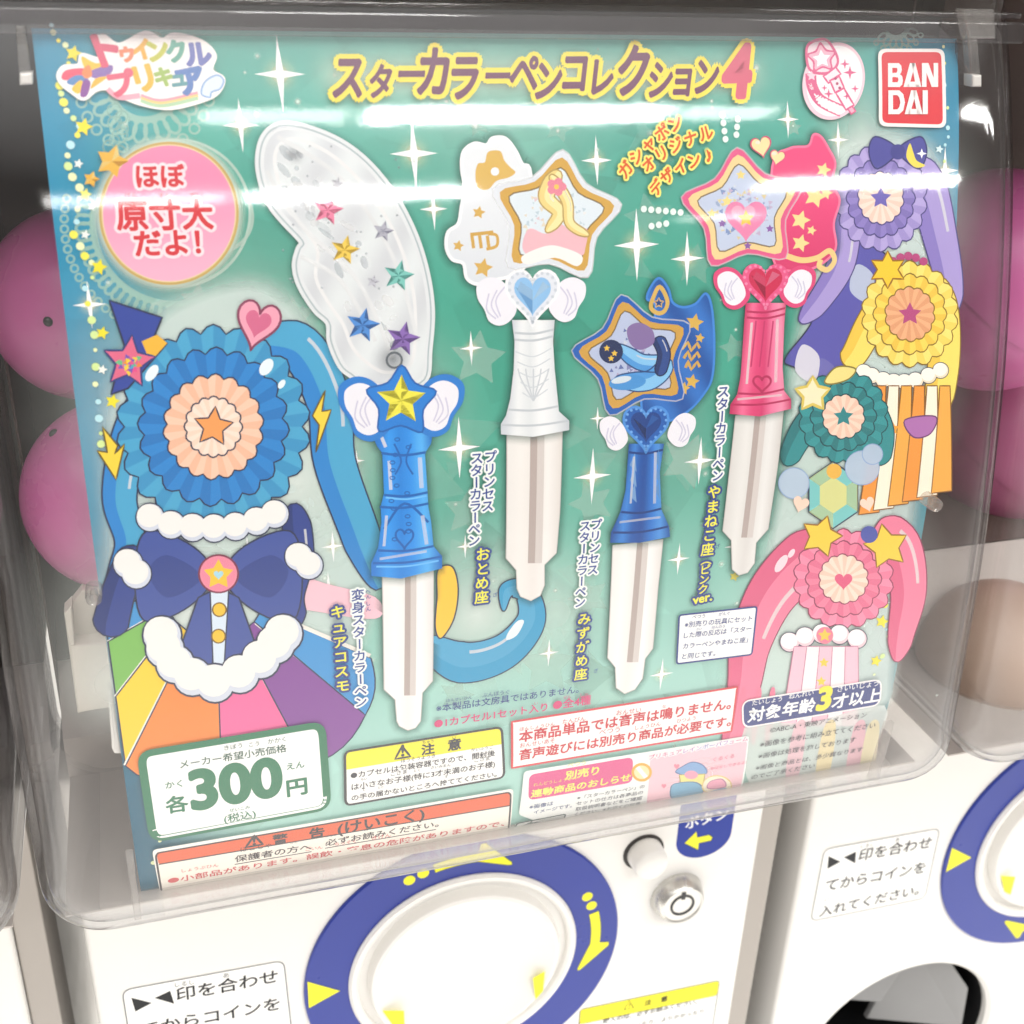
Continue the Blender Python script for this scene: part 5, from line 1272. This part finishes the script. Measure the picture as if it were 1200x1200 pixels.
# note box
t = card_print(TOP)
fr = round_quad([(796, 721), (887, 711), (881, 767), (793, 778)], .06)
t.poly(fr, '#fbfbfa', cut=True); t.stroke(fr, .0006, NAVY)
lines(t, [('※別売りの玩具にセット', (802, 735), (881, 727)), ('した際の反応は「スター', (801, 747.5), (880, 739)), ('カラーペンやまねこ座」', (800, 760), (876, 752)), ('と同じです。', (799, 772), (838, 768))], NAVY)
lines(t, [('べつう', (811, 725), (826, 723.5)), ('がんぐ', (842, 721.5), (855, 720)), ('さい', (816, 738.5), (822, 738)), ('はんのう', (834, 736.5), (849, 735))], NAVY, 0)
t.build('note_box', card)
# loose notes
t = card_print(TOP)
t.text('※本製品は文房具ではありません。', (511, 834), (678, 811), NAVY, bold=.008)
lines(t, [('ほんせいひん', (523, 822.5), (553, 818.5)), ('ぶんぼうぐ', (565, 817), (597, 812.5))], NAVY, 0)
M1 = '#d8467c'
t.text('●1カプセル1セット入り', (509, 852.5), (641, 832), M1, bold=.018); t.text('●全4種', (648, 831), (692, 824), M1, bold=.018)
lines(t, [('い', (626, 826), (630, 825.5)), ('ぜん', (660, 819), (669, 817.5)), ('しゅ', (680, 816), (689, 815))], M1, 0)
t.build('contents_lettering', card)
# caution box
t = card_print(TOP)
fr = round_quad([(404, 881), (588, 852), (591, 911), (405, 944)], .12)
t.poly(fr, '#fdfcf8', cut=True)
hdq = round_quad([(404, 881), (588, 852), (588, 872), (406, 901)], .2); t.poly(hdq, '#f7ea36', cut=True); t.poly([(406, 892), (588, 863), (589, 872), (406, 902)], '#f7ea36', cut=True)
t.stroke(fr, .0008, '#3a3a3e')
K = '#3a3a42'
t.text('注', (494, 884), (509, 881.5), K, bold=.03); t.text('意', (525, 879), (540, 876.5), K, bold=.03)
t.stroke([(471, 874.5), (463, 889.5), (481, 886.5)], .0007, K); t.text('!', (470.5, 886), (473.5, 885.5), K, bold=.03)
lines(t, [('ちゅう', (495, 871.5), (508, 869.5)), ('い', (530, 866), (534, 865.5))], K, 0)
lines(t, [('●カプセルは包装容器ですので、開封後', (411, 912), (580, 885)), ('は小さなお子様(特に3才未満のお子様)', (412, 925.5), (580, 898)), ('の手の届かないところへ捨ててください。', (412, 938), (582, 909.5))], K, .012)
lines(t, [('ほうそうようき', (470, 893.5), (510, 887)), ('かいふうご', (552, 880.5), (578, 876.5)), ('ちい', (423, 914.5), (430, 913.5)), ('こさま', (458, 909), (477, 906)), ('とく', (485, 904.5), (492, 903.5)), ('さいみまん', (505, 901), (528, 897.5)), ('こさま', (556, 893), (574, 890)), ('て', (424, 927), (428, 926.5)), ('とど', (443, 924), (450, 923)), ('す', (521, 911.5), (525, 911))], K, 0)
t.build('caution_box', card)
# red bordered box
t = card_print(TOP)
fr = [(600, 846), (864, 805), (857, 857), (600, 900)]
t.poly(fr, '#fdfbf8', cut=True); t.stroke(fr, .0008, '#d8444c')
R2 = '#cf3b45'
lines(t, [('本商品単品では音声は鳴りません。', (608, 869), (856, 829.5)), ('音声遊びには別売り商品が必要です。', (608, 890), (856, 849.5))], R2, .022)
lines(t, [('ほんしょうひん', (609, 856.5), (650, 850)), ('たんぴん', (659, 848), (686, 844)), ('おんせい', (722, 838), (751, 834)), ('な', (776, 829.5), (780, 829)), ('おんせいあそ', (609, 876), (650, 869.5)), ('べつう', (702, 861), (726, 857)), ('しょうひん', (744, 855), (774, 850)), ('ひつよう', (793, 847), (815, 843))], R2, 0)
t.build('sound_notice', card)
# price box
t = card_print(TOP)
fr = round_quad([(165, 884), (377, 849), (384, 946), (180, 984)], .14)
GR = '#2f7a58'
t.poly(fr, '#fdfdfb', cut=True); t.stroke(fr, .0023, GR)
t.text('メーカー希望小売価格', (211, 900), (336, 880), '#4a6a5c', bold=.012)
lines(t, [('きぼう', (263, 879), (284, 875.5)), ('こう', (292, 875), (304, 873)), ('かかく', (314, 871.5), (335, 868))], '#4a6a5c', 0)
t.text('各', (195, 952), (221, 948), GR, bold=.02); t.text('かく', (194, 924), (214, 921), GR, bold=.01)
t.text('300', (227, 948), (330, 930), GR, bold=.042, asp=1.08)
t.text('円', (337, 932), (360, 928), GR, bold=.03); t.text('えん', (336, 902), (357, 898.5), GR, bold=.01)
t.text('(税込)', (263, 964), (300, 957), GR, bold=.008); lines(t, [('ぜいこみ', (269, 951.5), (293, 947))], GR, 0)
t.build('price_label', card)
# age pill
t = card_print(TOP)
fr = round_quad([(870, 822), (1033, 796), (1031, 826), (871, 853)], .32)
t.poly(fr, '#2f3d80', cut=True); t.stroke(fr, .0006, '#fdf6f6')
lines(t, [('対象年齢', (876, 845.5), (954, 832))], '#fbfbfb', .025); t.text('3', (957, 832), (971, 829.5), '#f8e63a', bold=.05, asp=1.05); lines(t, [('才以上', (974, 829.5), (1030, 820.5))], '#fbfbfb', .025)
lines(t, [('たいしょう', (881, 826.5), (916, 821)), ('ねんれい', (924, 819), (953, 814)), ('さいいじょう', (981, 810.5), (1029, 803))], '#fbfbfb', .008)
t.build('age_pill', card)
# small print at lower right
t = card_print(TOP)
lines(t, [('©ABC-A・東映アニメーション', (902, 858.5), (1015, 840)), ('※画像を参考に組み立ててください', (890, 875.5), (1025, 852)), ('※画像は処理を施しております', (888, 889), (1002, 869)), ('※画像と商品とは、多少異なります', (885, 902.5), (1010, 880)), ('のでご了承ください', (880, 913), (954, 899))], '#4a4650', .006)
t.build('small_print', card)
# orange headed warning
t = card_print(TOP)
fr = round_quad([(178, 996), (602, 924), (596, 986), (189, 1052)], .10)
t.poly(fr, '#fdf9f2', cut=True); q = round_quad([(182, 1000), (599, 928), (594, 990), (192, 1060)], .10)
t.poly(q, '#fdf6ea', cut=True); t.poly(round_quad([(183, 999), (599, 928.5), (598, 944), (186, 1013)], .2), '#e8663c', cut=True); t.stroke(q, .0006, '#3a3236')
t.stroke([(186, 1013), (598, 944)], .0005, '#3a3236', closed=False)
KW = '#40363a'
t.text('警', (320, 989), (337, 986), KW, bold=.03); t.text('告', (363, 982), (380, 979), KW, bold=.03); t.text('(けいこく)', (396, 977), (497, 959), KW, bold=.02)
t.stroke([(298, 979), (288, 993), (308, 989.5)], .0008, KW); t.text('!', (296.5, 990), (299.5, 989.5), KW, bold=.03)
t.text('保護者の方へ', (275, 1010), (365, 995), KW, bold=.012, asp=.88); t.text('必ずお読みください。', (381, 991), (514, 968), KW, bold=.012, asp=.88)
lines(t, [('ほごしゃ', (282, 998), (318, 992)), ('かた', (340, 989), (349, 987.5)), ('かなら', (382, 981), (394, 979)), ('よ', (427, 973.5), (431, 973))], KW, 0)
t.stroke([(275, 1013), (365, 998)], .0004, KW, closed=False); t.stroke([(381, 994), (511, 972)], .0004, KW, closed=False)
RW = '#d8585a'
lines(t, [('●小部品があります。誤飲・窒息の危険がありますので、', (197, 1035), (591, 967)), ('3才未満のお子様には絶対に与えないでください。', (214, 1046), (566, 984))], RW, .012, .74)
lines(t, [('しょうぶひん', (213, 1022), (256, 1015)), ('ごいん', (358, 997), (378, 994)), ('ちっそく', (392, 991), (417, 987)), ('きけん', (436, 984), (458, 980))], RW, 0)
t.build('warning_box', card)
# recycling mark
t = card_print(TOP)
fr = round_quad([(606, 965), (663, 954), (655, 974), (597, 985)], .12); t.poly(fr, '#f3f6f2', cut=True); t.stroke(fr, .0006, '#5a6a68')
t.stroke(ell((626, 971), 15, 6, 24, -.15), .0016, '#6a7a78'); t.poly([(612, 968), (624, 962), (622, 972)], '#6a7a78'); t.poly([(640, 974), (629, 979), (631, 969)], '#6a7a78')
t.build('recycling_mark', card)
# advert panel with magenta pill
t = card_print(TOP)
fr = round_quad([(614, 903), (744, 882), (870, 864), (868, 948), (745, 962), (611, 957)], .06) if False else [(614, 904), (878, 862), (866, 940), (664, 974), (608, 955)]
t.poly(round_quad(fr, .08), '#f4f7f4', cut=True)
pl = round_quad([(620, 908), (742, 887), (741, 917), (619, 938)], .25); t.poly(pl, '#e0568f', cut=True)
t.text('別売り', (662, 913), (701, 906.5), '#f8f07a', bold=.03); t.text('連動商品のおしらせ', (622, 934), (738, 914), '#f8f07a', bold=.03)
lines(t, [('べつう', (665, 899), (686, 895.5)), ('れんどうしょうひん', (625, 921.5), (676, 912.5))], '#f8f07a', 0)
lines(t, [('※画像は', (620, 948), (648, 943)), ('イメージです。', (625, 953.5), (670, 945.5))], '#4a5a8a', .01)
lines(t, [('※「スターカラーペン」の', (676, 937), (755, 923)), ('セットの仕方は各商品の', (675, 943.5), (753, 930)), ('取扱説明書などをご確認', (674, 950), (752, 936.5)), ('ください。※お近くの玩具', (673, 956), (750, 943)), ('店などでお求めください。', (672, 961.5), (748, 949))], '#565a66', .008)
pp = round_quad([(762, 889), (876, 868), (866, 932), (757, 948)], .08); t.poly(pp, '#f7c9d4', cut=True)
t.glow((815, 912), .012, '#fdeaea', .8)
t.poly(ell((752, 905), 12, 11, 24), '#e8b040', cut=True); t.poly(ell((752, 905), 9, 8, 20), '#f9e6b0', cut=True); t.stroke([(747, 899), (757, 911)], .0014, '#f7fafc', closed=False)
# generic round toy case: lid, body, base
cel(t, [(792, 905), (800, 898), (812, 893), (824, 897), (828, 906), (812, 910)], '#7fa8d8', '#5a78a8'); cel(t, [(796, 908), (826, 907), (824, 920), (798, 922)], '#f5e48a', '#b0a060', spl=False); cel(t, [(786, 924), (792, 918), (816, 917), (824, 928), (806, 936), (788, 936)], '#79b0d0', '#5a80a0')
t.poly(ell((810, 908), 8, 5, 16), '#f0a0b8', cut=True); t.poly(ell((840, 921), 17, 12, 24), '#fdf2d8', cut=True); t.stroke(ell((840, 921), 17, 12, 24), .0005, '#e8cf80')
cel(t, [(830, 924), (832, 916), (846, 913), (850, 922)], '#f0a8c0', '#c080a0'); cel(t, [(831, 928), (850, 923), (848, 929), (834, 932)], '#79b0d0', None)
t.poly(heart_pts((793, 898), 7, 7), '#e88aa0'); t.poly(heart_pts((778, 921), 6, 6), '#e88aa0')
t.text('プリキュアレインボーパフューム', (760, 890), (876, 867.5), '#b070b0', bold=.025, outline='#fbf3f6', ow=.0004, colf=lambda q: ('#d05a8a', '#c86a9a', '#b07ac0', '#7a8ac8', '#9a7ac0', '#d0709a')[min(int(q*6), 5)])
lines(t, [('くるくる', (835, 892), (860, 887.5)), ('おはなしできるよ!', (832, 902), (874, 894.5))], '#e58aa4', .01)
t.build('advert_panel', card)
